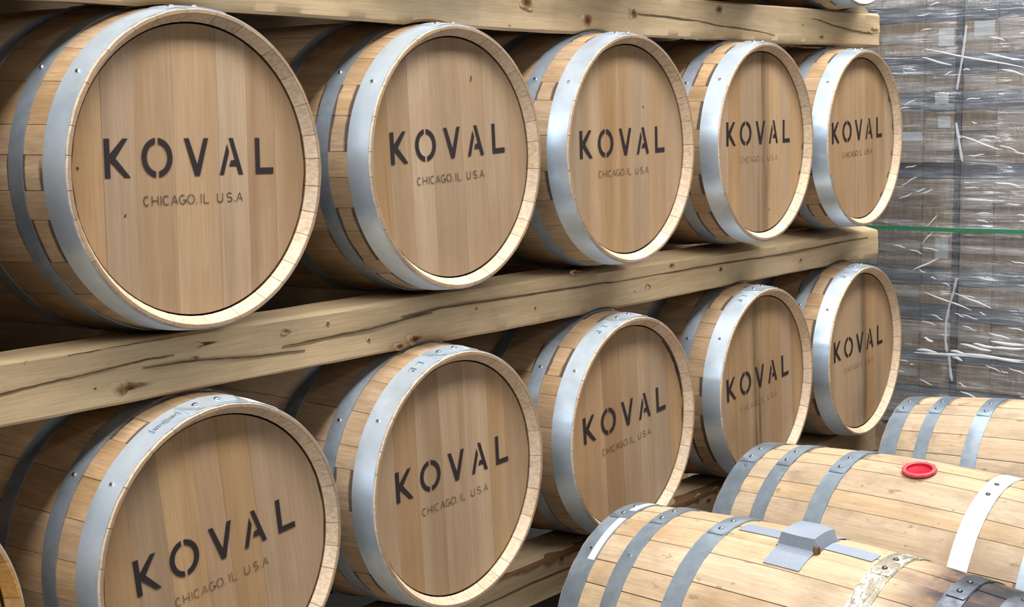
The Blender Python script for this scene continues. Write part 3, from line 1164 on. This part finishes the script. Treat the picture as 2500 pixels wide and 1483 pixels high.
for px in (-1.55, -0.215, 0.455, 1.795, 3.155):
    o = obj('rack_post', box_me('rack_post', (px, 0.9455, 1.20), (0.045, 0.09, 2.40), 0.003), MAT_PINE_Z)
    tag(o, 'softwood post at the back of the barrel rack', 'post', 'posts of the barrel rack')
    for zc in (0.347, -0.352, -1.055):
        y1 = 0.212 if zc > -1 else 0.232
        o = obj('rack_bearer', box_me('rack_bearer', (min(px, 3.105), (y1 + 0.788) / 2, zc + Z0), (0.045, 0.788 - y1, 0.07), 0.003), MAT_PINE_Y)
        tag(o, 'short cross bearer between front and rear rail', 'bearer', 'cross bearers of the barrel rack')
    o = obj('support_block', box_me('support_block', (min(px, 3.085), 0.165, (Z0 - 1.111) / 2), (0.09, 0.09, Z0 - 1.111), 0.004), MAT_PINE_Z)
    tag(o, 'short softwood block standing under the bottom rail', 'block', 'blocks under the bottom rail')


def crack(par, pts, wmax, y=0.0985, taper=True):
    """open drying split along the face of a rail"""
    P = []
    for (a, b), (c, d) in zip(pts, pts[1:]):
        for k in range(8):
            f = k / 8
            P.append((a + (c - a) * f, b + (d - b) * f))
    P.append(pts[-1])
    rg = random.Random(len(pts) * 7 + int(pts[0][0] * 100))
    V, F = [], []
    n = len(P)
    for i, (x, z) in enumerate(P):
        f = i / (n - 1)
        wd = wmax * (min(1, f * 6, (1 - f) * 6) if taper else 1) * rg.uniform(0.5, 1.0) + 0.0003
        z += rg.uniform(-0.0006, 0.0006)
        V += [(x, y - 0.0002, z - wd + Z0), (x, y - 0.0002, z + wd + Z0), (x, y + 0.004, z + Z0)]
    for i in range(n - 1):
        for k in range(3):
            k2 = (k + 1) % 3
            F.append((i * 3 + k, i * 3 + k2, (i + 1) * 3 + k2, (i + 1) * 3 + k))
    F.append((0, 1, 2))
    F.append((3 * n - 3, 3 * n - 2, 3 * n - 1))
    return obj('crack', mesh('crack', V, F), MAT_CRACK, par)


crack(r_mid, [(-0.9, -0.366), (-0.5, -0.356), (-0.248, -0.348), (-0.15, -0.3425), (-0.082, -0.3405)], 0.0013)
crack(r_mid, [(-0.09, -0.3405), (-0.03, -0.337), (0.04, -0.3335), (0.10, -0.334)], 0.0013)
crack(r_mid, [(0.03, -0.3475), (0.15, -0.351), (0.25, -0.3595), (0.308, -0.364), (0.42, -0.3685)], 0.0014)
crack(r_mid, [(0.36, -0.354), (0.45, -0.3515), (0.601, -0.350), (0.72, -0.342), (0.80, -0.339)], 0.0018)
crack(r_mid, [(0.70, -0.337), (0.834, -0.332), (1.161, -0.336), (1.507, -0.341)], 0.0021)
crack(r_mid, [(1.47, -0.3425), (1.915, -0.342), (2.4, -0.347), (2.72, -0.345), (3.05, -0.3405)], 0.0017)
crack(r_top, [(1.615, 0.3475), (1.75, 0.3455), (1.917, 0.341), (2.03, 0.333), (2.144, 0.3305), (2.25, 0.327), (2.37, 0.3185)], 0.0018)
crack(r_top, [(2.608, 0.379), (2.68, 0.3745), (2.752, 0.364), (2.904, 0.3535), (3.063, 0.350)], 0.0017)
crack(r_mid, [(-0.12, -0.3035), (0.0, -0.3015), (0.10, -0.302)], 0.0008)
crack(r_low, [(0.9, -1.052), (1.15, -1.046), (1.35, -1.05)], 0.0012)


def knot(par, x, z, rx, rz, tail=0.0, y=0.0993, mat=None):
    n = 14
    rg = random.Random(int(x * 1000) + 3)
    V, F = [], []
    for s, dep in ((1.25, 0.002), (1.25, -0.0001), (0.85, -0.0007), (0.4, -0.0002)):
        for k in range(n):
            a = 2 * PI * k / n
            q = 1 + 0.16 * math.sin(3 * a + x * 9) + rg.uniform(-0.08, 0.08)
            ex = 1 + (tail if abs(a) < 0.35 or abs(a - 2 * PI) < 0.35 else 0)
            V.append((math.cos(a) * rx * s * q * ex, dep, math.sin(a) * rz * s * q))
    for i in range(3):
        for k in range(n):
            F.append((i * n + k, i * n + (k + 1) % n, (i + 1) * n + (k + 1) % n, (i + 1) * n + k))
    F.append(tuple(range(n)))
    F.append(tuple(range(3 * n, 4 * n)))
    return obj('knot', mesh('knot', V, F, True, 60), mat or MAT_KNOT, par, (x, y, z + Z0))


for x, z, rx, rz, tl in ((0.152, -0.323, 0.011, 0.008, 2.6), (-0.020, -0.377, 0.016, 0.012, 2.4), (0.368, -0.325, 0.007, 0.006, 1.5), (0.735, -0.389, 0.016, 0.009, 0.6), (0.690, -0.399, 0.012, 0.007, 0.2),
                         (0.484, -0.324, 0.005, 0.005, 0), (1.328, -0.300, 0.010, 0.005, 2.0), (1.662, -0.372, 0.014, 0.009, 0), (1.60, -0.382, 0.010, 0.008, 0), (1.785, -0.326, 0.014, 0.008, 0),
                         (-0.199, -0.3045, 0.004, 0.003, 0), (0.145, -0.346, 0.006, 0.0016, 0.5), (-0.07, -0.368, 0.003, 0.002, 0), (0.60, -0.372, 0.004, 0.004, 0), (1.17, -0.372, 0.004, 0.004, 0),
                         (2.05, -0.358, 0.012, 0.007, 0), (2.55, -0.377, 0.010, 0.006, 0), (0.95, -0.348, 0.004, 0.004, 0)):
    knot(r_mid, x, z, rx, rz, tl)
for x, z, rx, rz in ((1.40, 0.322, 0.017, 0.014), (1.603, 0.346, 0.016, 0.012), (2.039, 0.3795, 0.018, 0.011), (1.16, 0.349, 0.022, 0.014), (1.09, 0.293, 0.006, 0.003), (2.55, 0.357, 0.005, 0.003), (2.68, 0.325, 0.016, 0.005), (3.075, 0.362, 0.034, 0.010)):
    knot(r_top, x, z, rx, rz, 0.0)
for x, z, rx, rz in ((1.26, -1.018, 0.010, 0.010), (1.92, -1.012, 0.014, 0.012), (2.02, -1.010, 0.012, 0.009), (1.98, -1.030, 0.014, 0.008)):
    knot(r_low, x, z, rx, rz, 0.0)
# strip of bark left on the waney front corner of the bottom rail
V, F = [], []
n = 120
rg = random.Random(9)
for i in range(n + 1):
    x = 0.75 + 1.9 * i / n
    hgt = 0.012 + 0.008 * math.sin(x * 5.0) + rg.uniform(-0.003, 0.003)
    dp = 0.024 + 0.012 * math.sin(x * 7.0 + 1) + rg.uniform(-0.004, 0.004)
    zt = -1.0022
    V += [(x, 0.0982 + rg.uniform(-0.001, 0.001), zt - hgt + Z0), (x, 0.0985, zt - 0.004 + Z0), (x, 0.104, zt + 0.0015 + Z0), (x, 0.104 + dp, zt + 0.0018 + Z0), (x, 0.11, zt - 0.012 + Z0)]
for i in range(n):
    for k in range(5):
        k2 = (k + 1) % 5
        F.append((i * 5 + k, i * 5 + k2, (i + 1) * 5 + k2, (i + 1) * 5 + k))
F += [(0, 1, 2, 3, 4), tuple(range(n * 5, n * 5 + 5))]
bk = obj('bark_edge', mesh('bark_edge', V, F, True, 50), MAT_BARK, r_low)
bk['label'] = 'reddish bark left along the front edge'

# wedge chocking the last barrel of the top rail
V = []
for yy in (0.104, 0.185):
    V += [(2.86, yy, 0.4145), (2.90, yy, 0.425), (2.945, yy, 0.4385), (2.985, yy, 0.439), (3.02, yy, 0.428), (3.045, yy, 0.4140)]
V = [(a, b, c + Z0 + 0.0005) for a, b, c in V]
F = [tuple(range(6)), tuple(range(6, 12))] + [(k, (k + 1) % 6, 6 + (k + 1) % 6, 6 + k) for k in range(6)]
o = obj('chock', mesh('chock', V, F), MAT_PINE)
tag(o, 'small brown wooden chock on the right end of the top rail', 'chock')

# white sticker on the hoop of the large lower barrel and its partners ------------------------------------------------


def band_patch(name, y0, y1, a0, a1, T, off, t=0.0006, n=10):
    V, F = [], []
    for k in range(n + 1):
        a = a0 + (a1 - a0) * k / n
        for r, y in ((off + t, y0), (off + t, y1), (off, y1), (off, y0)):
            rr = prof(y, T) + r
            V.append((math.cos(a) * rr, y, math.sin(a) * rr))
    for k in range(n):
        for i in range(4):
            F.append((k * 4 + i, k * 4 + (i + 1) % 4, (k + 1) * 4 + (i + 1) % 4, (k + 1) * 4 + i))
    F += [(0, 1, 2, 3), tuple(range(n * 4, n * 4 + 4))]
    return mesh(name, V, F, True, 40)


def find_barrel(part):
    return [o for o in COL.objects if o.get('label', '').startswith(part)][0]


b1 = find_barrel('large barrel on the lower rail')
st = obj('sticker', band_patch('sticker', -0.492, -0.452, rad(62), rad(75), TRACK, 0.0020), MAT_WHITE, b1, (0, 0, AX))
st['label'] = 'white paper sticker on the front hoop'

# ------------------------------------------------------------------ pale barrels lying on the floor
FAX = TFLOOR['Rb'] + 0.002
FB = [('weathered barrel with grey tape over its bung, dark stained near end', (1.2422, -0.5839, -1.1435), -0.0351, 0.0365, 0.0),
      ('weathered barrel with a red bung, between the taped one and the far one', (1.9278, -0.5753, -1.1209), -0.0452, 0.0241, 0.0),
      ('farthest pale barrel on the floor, beside the wrapped cartons', (2.9718, -0.5877, -1.1422), 0.0146, -0.0071, 0.0)]
froots = []
LAPS = [rad(92.0), rad(101.5), rad(103.0)]
for i, (lb, (x, y, z), yaw, pit, _) in enumerate(FB):
    hm = {}
    if i == 0:
        hm = {3: MAT_FHOOP_GLEAM, 4: MAT_BLACKHOOP, 5: MAT_BLACKHOOP}
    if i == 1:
        hm = {3: MAT_FHOOP_GLARE}
    # the empty stands under the bilge; tilt about that point keeps the axis midpoint in place
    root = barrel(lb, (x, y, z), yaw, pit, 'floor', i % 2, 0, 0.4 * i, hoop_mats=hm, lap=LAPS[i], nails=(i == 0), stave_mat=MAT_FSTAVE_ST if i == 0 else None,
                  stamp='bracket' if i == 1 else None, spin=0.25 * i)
    root.rotation_euler = (pit, 0, yaw)
    R = root.rotation_euler.to_matrix()
    root.location = Vector((x, y, z + Z0)) - R @ Vector((0, 0, FAX))
    froots.append(root)
f1, f2, f3 = froots
for a0, a1, nm, lbx in ((102, 134, 'paint_dash', 'long white paint dash on the end hoop'), (80, 97, 'paint_dash', 'short white paint dash on the end hoop')):
    o = obj(nm, band_patch(nm, 0.444, 0.463, rad(a0), rad(a1), TFLOOR, 0.0020 if a0 > 100 else 0.0040), MAT_WHITE_PAINT_GLARE, f1, (0, 0, FAX))
    o['label'] = lbx

# two dunnage boards carry the floor barrels
for yy in (-0.83, -0.33):
    V, F = [], []
    xs = [0.6 + 2.9 * k / 60 for k in range(61)]
    for x in xs:
        zt = 0.05
        for r in froots:
            R = r.rotation_euler.to_matrix()
            for dy in (-0.045, 0.0, 0.045):
                # clear the skin of the barrel above this spot
                lx, ly = x - r.location.x, yy + dy - r.location.y
                c, s = math.cos(r.rotation_euler.z), math.sin(r.rotation_euler.z)
                u, v = lx * c + ly * s, -lx * s + ly * c
                rr = prof(v, TFLOOR) + 0.0030
                if abs(u) < rr:
                    zz = r.location.z + FAX + v * math.sin(r.rotation_euler.x) - math.sqrt(rr * rr - u * u)
                    zt = min(zt, zz)
        for y_, z_ in ((-0.045, 0.0), (0.045, 0.0), (0.045, max(zt, 0.012)), (-0.045, max(zt, 0.012))):
            V.append((x, yy + y_, z_))
    for i in range(60):
        for k in range(4):
            F.append((i * 4 + k, i * 4 + (k + 1) % 4, (i + 1) * 4 + (k + 1) % 4, (i + 1) * 4 + k))
    F += [(0, 1, 2, 3), (240, 241, 242, 243)]
    o = obj('dunnage_board', mesh('dunnage_board', V, F), MAT_PINE)
    tag(o, 'flat softwood board under the floor barrels', 'board', 'boards under the floor barrels')


def skin_point(root, a, y, off):
    p, e = on_barrel(a, y, TFLOOR, off)
    mw = Matrix.Translation(root.location) @ root.rotation_euler.to_matrix().to_4x4() @ Matrix.Translation((0, 0, FAX))
    return mw @ (Matrix.Translation(p) @ e.to_matrix().to_4x4())


# red bung: flanged hollow plug
def lathe(name, prof_, n=32, smooth=True, caps=True):
    V, F = [], []
    m = len(prof_)
    for k in range(n):
        a = 2 * PI * k / n
        for r, z in prof_:
            V.append((math.cos(a) * r, math.sin(a) * r, z))
    for k in range(n):
        k2 = (k + 1) % n
        for i in range(m - 1):
            F.append((k * m + i, k * m + i + 1, k2 * m + i + 1, k2 * m + i))
    if caps:
        F.append(tuple(k * m for k in range(n)))
        F.append(tuple(k * m + m - 1 for k in range(n)))
    return mesh(name, V, F, smooth, 40)


bung = thing('bung', 'red hollow silicone bung set in the top of the second floor barrel', 'bung')
bung.matrix_world = skin_point(f2, rad(101), 0.0, 0.0005)
o = obj('bung_flange', lathe('bung_flange', [(0.0315, 0.0), (0.0410, 0.0), (0.0430, 0.004), (0.0420, 0.0080), (0.0390, 0.0095), (0.0345, 0.0092), (0.0320, 0.0075), (0.0315, 0.0)], 32, True, False), NT('pink_red_silicone').set((0.62, 0.07, 0.10), 0.5, 0, 0.3), bung)
o['label'] = 'pinkish red flange'
obj('bung_cup', lathe('bung_cup', [(0.0318, 0.0080), (0.0300, 0.0020), (0.0285, 0.0008), (0.001, 0.0008)], 32, True, False), MAT_RED, bung)
for k in range(10):
    a = 2 * PI * k / 10
    obj('rib', box_me('bung_rib', (0, 0, 0), (0.006, 0.0035, 0.003), 0.0008), NT('rib_red').set((0.60, 0.065, 0.095), 0.5, 0, 0.3) if k == 0 else D.materials['rib_red'], bung,
        (math.cos(a) * 0.0412, math.sin(a) * 0.0412, 0.0078), (0, 0, a))

# grey tape over the bung of the first floor barrel ------------------------------------
tape = thing('taped_bung', 'grey tape crossed over a raised bung on the nearest floor barrel', 'tape')
TA, TY = rad(93), 0.0
tape.matrix_world = skin_point(f1, TA, TY, 0.0003)
TI = tape.matrix_world.inverted()
F1M = Matrix.Translation(f1.location) @ f1.rotation_euler.to_matrix().to_4x4() @ Matrix.Translation((0, 0, FAX))


def skin_local(a, y, off):
    p, e = on_barrel(a, y, TFLOOR, off)
    return TI @ (F1M @ p)


def strip(name, pts_a, pts_y, width_axis, wd, base, lifts=None):
    """a strip of tape following the barrel skin; width along y ('y') or along the angle ('a')"""
    V, F = [], []
    n = len(pts_a)
    for i in range(n):
        lift = 0.0 if not lifts else lifts[i]
        for side in (-1, 1):
            for o_ in (base + 0.0009 + lift, base + lift):
                if width_axis == 'y':
                    V.append(skin_local(pts_a[i], pts_y[i] + side * wd / 2, o_))
                else:
                    V.append(skin_local(pts_a[i] + side * wd / 2 / TFLOOR['Rb'], pts_y[i], o_))
    for i in range(n - 1):
        a = i * 4
        b = a + 4
        F += [(a, a + 2, b + 2, b), (a + 1, b + 1, b + 3, a + 3), (a, b, b + 1, a + 1), (a + 2, a + 3, b + 3, b + 2)]
    F += [(0, 1, 3, 2), (4 * n - 4, 4 * n - 2, 4 * n - 1, 4 * n - 3)]
    return obj(name, mesh(name, V, F, True, 50), MAT_TAPE, tape)


HB = 0.027
# hump over the bung: a draped slab with a raised square top and sagging sides
V, F = [], []
G = 20
for i in range(G + 1):
    for j in range(G + 1):
        u, v = -0.050 + 0.100 * i / G, -0.050 + 0.100 * j / G
        m = max(abs(u) / 0.040, abs(v) / 0.043)
        hgt = HB * (1.0 if m < 1.0 else max(0.0, 1.0 - (m - 1.0) / 0.10))
        hgt += 0.0015 * math.sin(u * 60) * math.cos(v * 50)
        cor = max(0, (-u * v) * 9 - 0.006) if u > 0 and v < 0 else 0
        V.append(skin_local(TA - u / TFLOOR['Rb'] * 1.0, v, 0.0018 + max(hgt - cor * 0.25, 0)))
for i in range(G):
    for j in range(G):
        a = i * (G + 1) + j
        F.append((a, a + 1, a + G + 2, a + G + 1))
nb = len(V)
V += [skin_local(TA - (-0.050 + 0.100 * i / G) / TFLOOR['Rb'], -0.050 + 0.100 * j / G, 0.0008) for i in range(G + 1) for j in range(G + 1)]
for i in range(G):
    for j in range(G):
        a = nb + i * (G + 1) + j
        F.append((a, a + G + 1, a + G + 2, a + 1))
per = [i * (G + 1) for i in range(G + 1)] + [G * (G + 1) + j for j in range(1, G + 1)] + [i * (G + 1) + G for i in range(G - 1, -1, -1)] + [j for j in range(G - 1, 0, -1)]
for k in range(len(per)):
    a, b = per[k], per[(k + 1) % len(per)]
    F.append((a, b, nb + b, nb + a))
obj('tape_hump', mesh('tape_hump', V, F, True, 32), MAT_TAPE, tape)
R_ = TFLOOR['Rb']
strip('tape_strip', [TA] * 8, [0.046 + 0.115 * k / 7 for k in range(8)], 'a', 0.044, 0.0010)
strip('tape_strip', [TA] * 8, [-0.046 - 0.115 * k / 7 for k in range(8)], 'a', 0.044, 0.0010)
strip('tape_strip', [TA + (0.044 + 0.075 * k / 7) / R_ for k in range(8)], [0.0] * 8, 'y', 0.086, 0.0014)
strip('tape_strip', [TA - (0.044 + 0.075 * k / 7) / R_ for k in range(8)], [0.0] * 8, 'y', 0.086, 0.0014)
p = skin_local(TA + 0.043 / R_, -0.0445, 0.004)
wbm = lathe('wooden_bung', [(0.0005, -0.008), (0.0085, -0.008), (0.008, 0.006), (0.006, 0.010), (0.0005, 0.011)], 14)
wo = obj('wooden_bung', wbm, wood('brown_bung', 2, (0.22, 0.12, 0.04), (0.10, 0.05, 0.015)), tape, p)
wo['label'] = 'brown wood peeping from under the tape'

# ------------------------------------------------------------------ film-wrapped cartons on the right
XC = 4.60
GY = [-0.26, -0.10, 0.06, 0.22, 0.372, 0.402, 0.545, 0.755, 0.965, 1.17]
ROWS = [(-1.335, -1.20, 'c'), (-1.20, -1.155, 'g'), (-1.155, -1.04, 'c'), (-1.04, -0.985, 'g'), (-0.985, -0.85, 'c'), (-0.85, -0.775, 'g'), (-0.775, -0.69, 'c'), (-0.69, -0.605, 'g'),
        (-0.605, -0.44, 'c'), (-0.44, -0.21, 'c'), (-0.21, -0.14, 'g'), (-0.14, 0.0, 'c'), (0.0, 0.09, 'c'), (0.09, 0.175, 'g'), (0.175, 0.25, 'c'), (0.25, 0.335, 'g'), (0.335, 0.48, 'c'),
        (0.48, 0.55, 'g'), (0.55, 0.65, 'c'), (0.65, 0.76, 'c')]
ZL = [ROWS[0][0], ROWS[-1][1]]
rg = random.Random(21)
for z0, z1, ty in ROWS:
    for k in range(len(GY) - 1):
        y0, y1 = GY[k], GY[k + 1]
        if y1 - y0 < 0.05:
            continue
        dx = rg.uniform(0, 0.010)
        c = obj('carton', box_me('carton', (0, 0, (z1 - z0) / 2), (0.36, y1 - y0 - 0.002, z1 - z0 - 0.001), 0.0015), MAT_CARTON if ty == 'c' else MAT_BOARD, None,
                (XC + 0.18 + dx, (y0 + y1) / 2, z0 + Z0))
        if ty == 'c':
            tag(c, 'brown cardboard carton stacked under the stretch film', 'carton', 'cartons on the wrapped pallet')
        else:
            tag(c, 'flat dark grey carton between brown ones under the film', 'carton', 'flat grey cartons on the wrapped pallet')
        if ty == 'c' and rg.random() < 0.5:
            obj('packing_tape', box_me('packing_tape', (-0.1805, 0, (z1 - z0) / 2), (0.001, y1 - y0 - 0.02, 0.035)), MAT_CARTON_TAPE, c)
        for ly, lz, lw, lh in ((0.448, 0.41, 0.07, 0.075), (0.281, 0.44, 0.09, 0.062), (0.463, 0.145, 0.06, 0.05), (0.60, -0.022, 0.10, 0.040), (0.451, 0.04, 0.055, 0.05), (0.45, -0.52, 0.06, 0.09)):  # last patch is a spot of glare, coloured like the labels
            if y0 < ly < y1 and z0 < lz < z1:
                obj('label_glare_patch', box_me('label_glare_patch', (-0.1806, ly - (y0 + y1) / 2, lz - z0), (0.0012, lw, min(lh, z1 - z0 - 0.01))), NT('label_paper_and_glare').set((0.42, 0.44, 0.45), 0.6), c)
# dark sheet that paints the shade in the gap of the stack
o = obj('gap_shade_sheet', box_me('gap_shade_sheet', (XC + 0.10, 0.387, (ZL[0] + ZL[-1]) / 2 + Z0), (0.20, 0.024, ZL[-1] - ZL[0]), 0.002), MAT_GAP_SHADE)
tag(o, 'dark sheet standing in for shade between the carton columns', 'board')
pl = thing('pallet', 'wooden pallet under the film-wrapped cartons', 'pallet', (XC + 0.2, 0.455, 0.0))
for k in range(9):
    obj('deck_board', box_me('deck_board', (0, -0.652 + 0.163 * k, 0.148), (0.38, 0.12, 0.020), 0.002), MAT_PINE, pl)
for k in (-0.15, 0, 0.15):
    obj('stringer', box_me('stringer', (k, 0, 0.069), (0.05, 1.42, 0.136), 0.003), MAT_PINE_Y, pl)

# stretch film: one wrinkled skin round the stack, bunched into cords
XF = 4.565
nz = 120
V, F = [], []
fz0, fz1 = 0.13, Z0 + 0.78
PATH = [(5.02 - 0.455 * k / 12, -0.285) for k in range(12)] + [(XF, -0.285 + 1.475 * k / 80) for k in range(81)] + [(XF + 0.455 * k / 12, 1.19) for k in range(1, 13)]
for i, (px, y) in enumerate(PATH):
    on_face = 12 <= i <= 92
    for j in range(nz + 1):
        z = fz0 + (fz1 - fz0) * j / nz
        zz = z - Z0
        d = 0.005 * math.sin(zz * 31 + 1.5 * math.sin(y * 3.1)) + 0.004 * math.sin(zz * 83 - y * 6.0) + 0.0025 * math.sin(zz * 170 + y * 11 + 2 * math.sin(y * 7))
        if on_face:
            V.append((px + d + 0.006 * math.exp(-((y - 0.387) / 0.03) ** 2), y, z))
        else:
            V.append((px, y + (d if y < 0 else -d) * 0.6, z))
for i in range(len(PATH) - 1):
    for j in range(nz):
        a = i * (nz + 1) + j
        F.append((a, a + 1, a + nz + 2, a + nz + 1))
film = obj('stretch_film', mesh('stretch_film', V, F, True, 180), MAT_FILM)
tag(film, 'shiny clear stretch film wrapped round the carton stack', 'film')
CR = [(0.523, 0.36, 0.088, 0.263), (0.537, 0.325, 0.398, 0.284), (0.259, 0.331, 0.089, 0.292), (0.182, 0.262, 0.088, 0.234), (0.364, -0.017, 0.183, -0.08), (0.506, -0.715, 0.288, -0.783),
      (0.367, -0.71, 0.201, -0.768), (0.337, -0.805, 0.258, -0.821), (0.209, -0.877, 0.119, -0.897), (0.535, -0.978, 0.44, -0.983), (0.546, -0.992, 0.054, -0.985), (0.334, -0.937, 0.196, -0.958),
      (0.198, -0.916, 0.055, -0.922), (0.197, -0.943, 0.055, -0.936), (0.277, -0.932, 0.179, -0.942), (0.333, -0.977, 0.053, -0.994), (0.124, -0.847, 0.057, -0.856), (0.329, -1.148, 0.246, -1.176),
      (0.62, -0.24, 0.55, -0.20), (0.63, -0.30, 0.57, -0.275), (0.50, -0.42, 0.45, -0.37), (0.56, -0.62, 0.44, -0.56), (0.52, -0.50, 0.47, -0.44), (0.62, 0.28, 0.56, 0.272), (0.20, -0.22, 0.09, -0.235), (0.18, -0.06, 0.10, -0.09)]
rg = random.Random(77)
for k in range(60):
    y_, z_ = rg.uniform(0.03, 0.66), rg.uniform(-1.18, 0.55)
    ln = rg.uniform(0.02, 0.075)
    sl = rg.uniform(0.15, 0.4) if z_ < -0.45 else (rg.uniform(-0.5, -0.1) if y_ > 0.42 else rg.uniform(-0.1, 0.35))
    CR.append((y_, z_, y_ - ln, z_ - ln * sl))
for y0, z0, y1, z1 in CR:
    n = 7
    pts, rr = [], []
    for k in range(n):
        f = k / (n - 1)
        pts.append((4.548 + 0.0015 * math.sin(f * 9 + y0 * 50), y0 + (y1 - y0) * f, z0 + (z1 - z0) * f + 0.002 * math.sin(f * 7 + z0 * 40) + Z0))
        rr.append((0.0062 if -1.0 < z0 < -0.90 else (0.0034 if abs(y1 - y0) > 0.08 else 0.0022)) * min(1, 0.3 + f * 3, 0.3 + (1 - f) * 3))
    obj('film_crease', tube_me('film_crease', pts, rr, 6, (0, 0.5)), MAT_CREASE, film)
for tail in ([(0.338, 0.452), (0.347, 0.369), (0.355, 0.3), (0.369, 0.213), (0.374, 0.178)], [(0.374, 0.036), (0.36, -0.044), (0.343, -0.132)],
             [(0.357, -0.646), (0.37, -0.71), (0.388, -0.775), (0.401, -0.85), (0.401, -0.924), (0.394, -0.979)], [(0.383, -0.996), (0.374, -1.079), (0.367, -1.106)]):
    pts, rr = [], []
    for (a, b), (c, d) in zip(tail, tail[1:]):
        for k in range(4):
            f = k / 4
            pts.append((4.545, a + (c - a) * f, b + (d - b) * f + Z0))
            rr.append(random.uniform(0.004, 0.0075))
    pts.append((4.545, tail[-1][0], tail[-1][1] + Z0))
    rr.append(0.003)
    obj('film_cord', tube_me('film_cord', pts, rr, 6), MAT_CORD, film)
# green strap round the stack
V, F = [], []
n = 60
for i in range(n + 1):
    y = -0.28 + 1.465 * i / n
    z = -0.432 + 0.0012 * math.sin(y * 13) + Z0
    x = 4.5475 + 0.001 * math.sin(y * 23)
    V += [(x, y, z - 0.0085), (x, y, z + 0.0085), (x + 0.0015, y, z + 0.0085), (x + 0.0015, y, z - 0.0085)]
for i in range(n):
    for k in range(4):
        F.append((i * 4 + k, i * 4 + (k + 1) % 4, (i + 1) * 4 + (k + 1) % 4, (i + 1) * 4 + k))
F += [(0, 1, 2, 3), tuple(range(n * 4, n * 4 + 4))]
o = obj('strap', mesh('strap', V, F, True, 40), MAT_STRAP)
tag(o, 'thin green plastic strap running level round the wrapped cartons', 'strap')
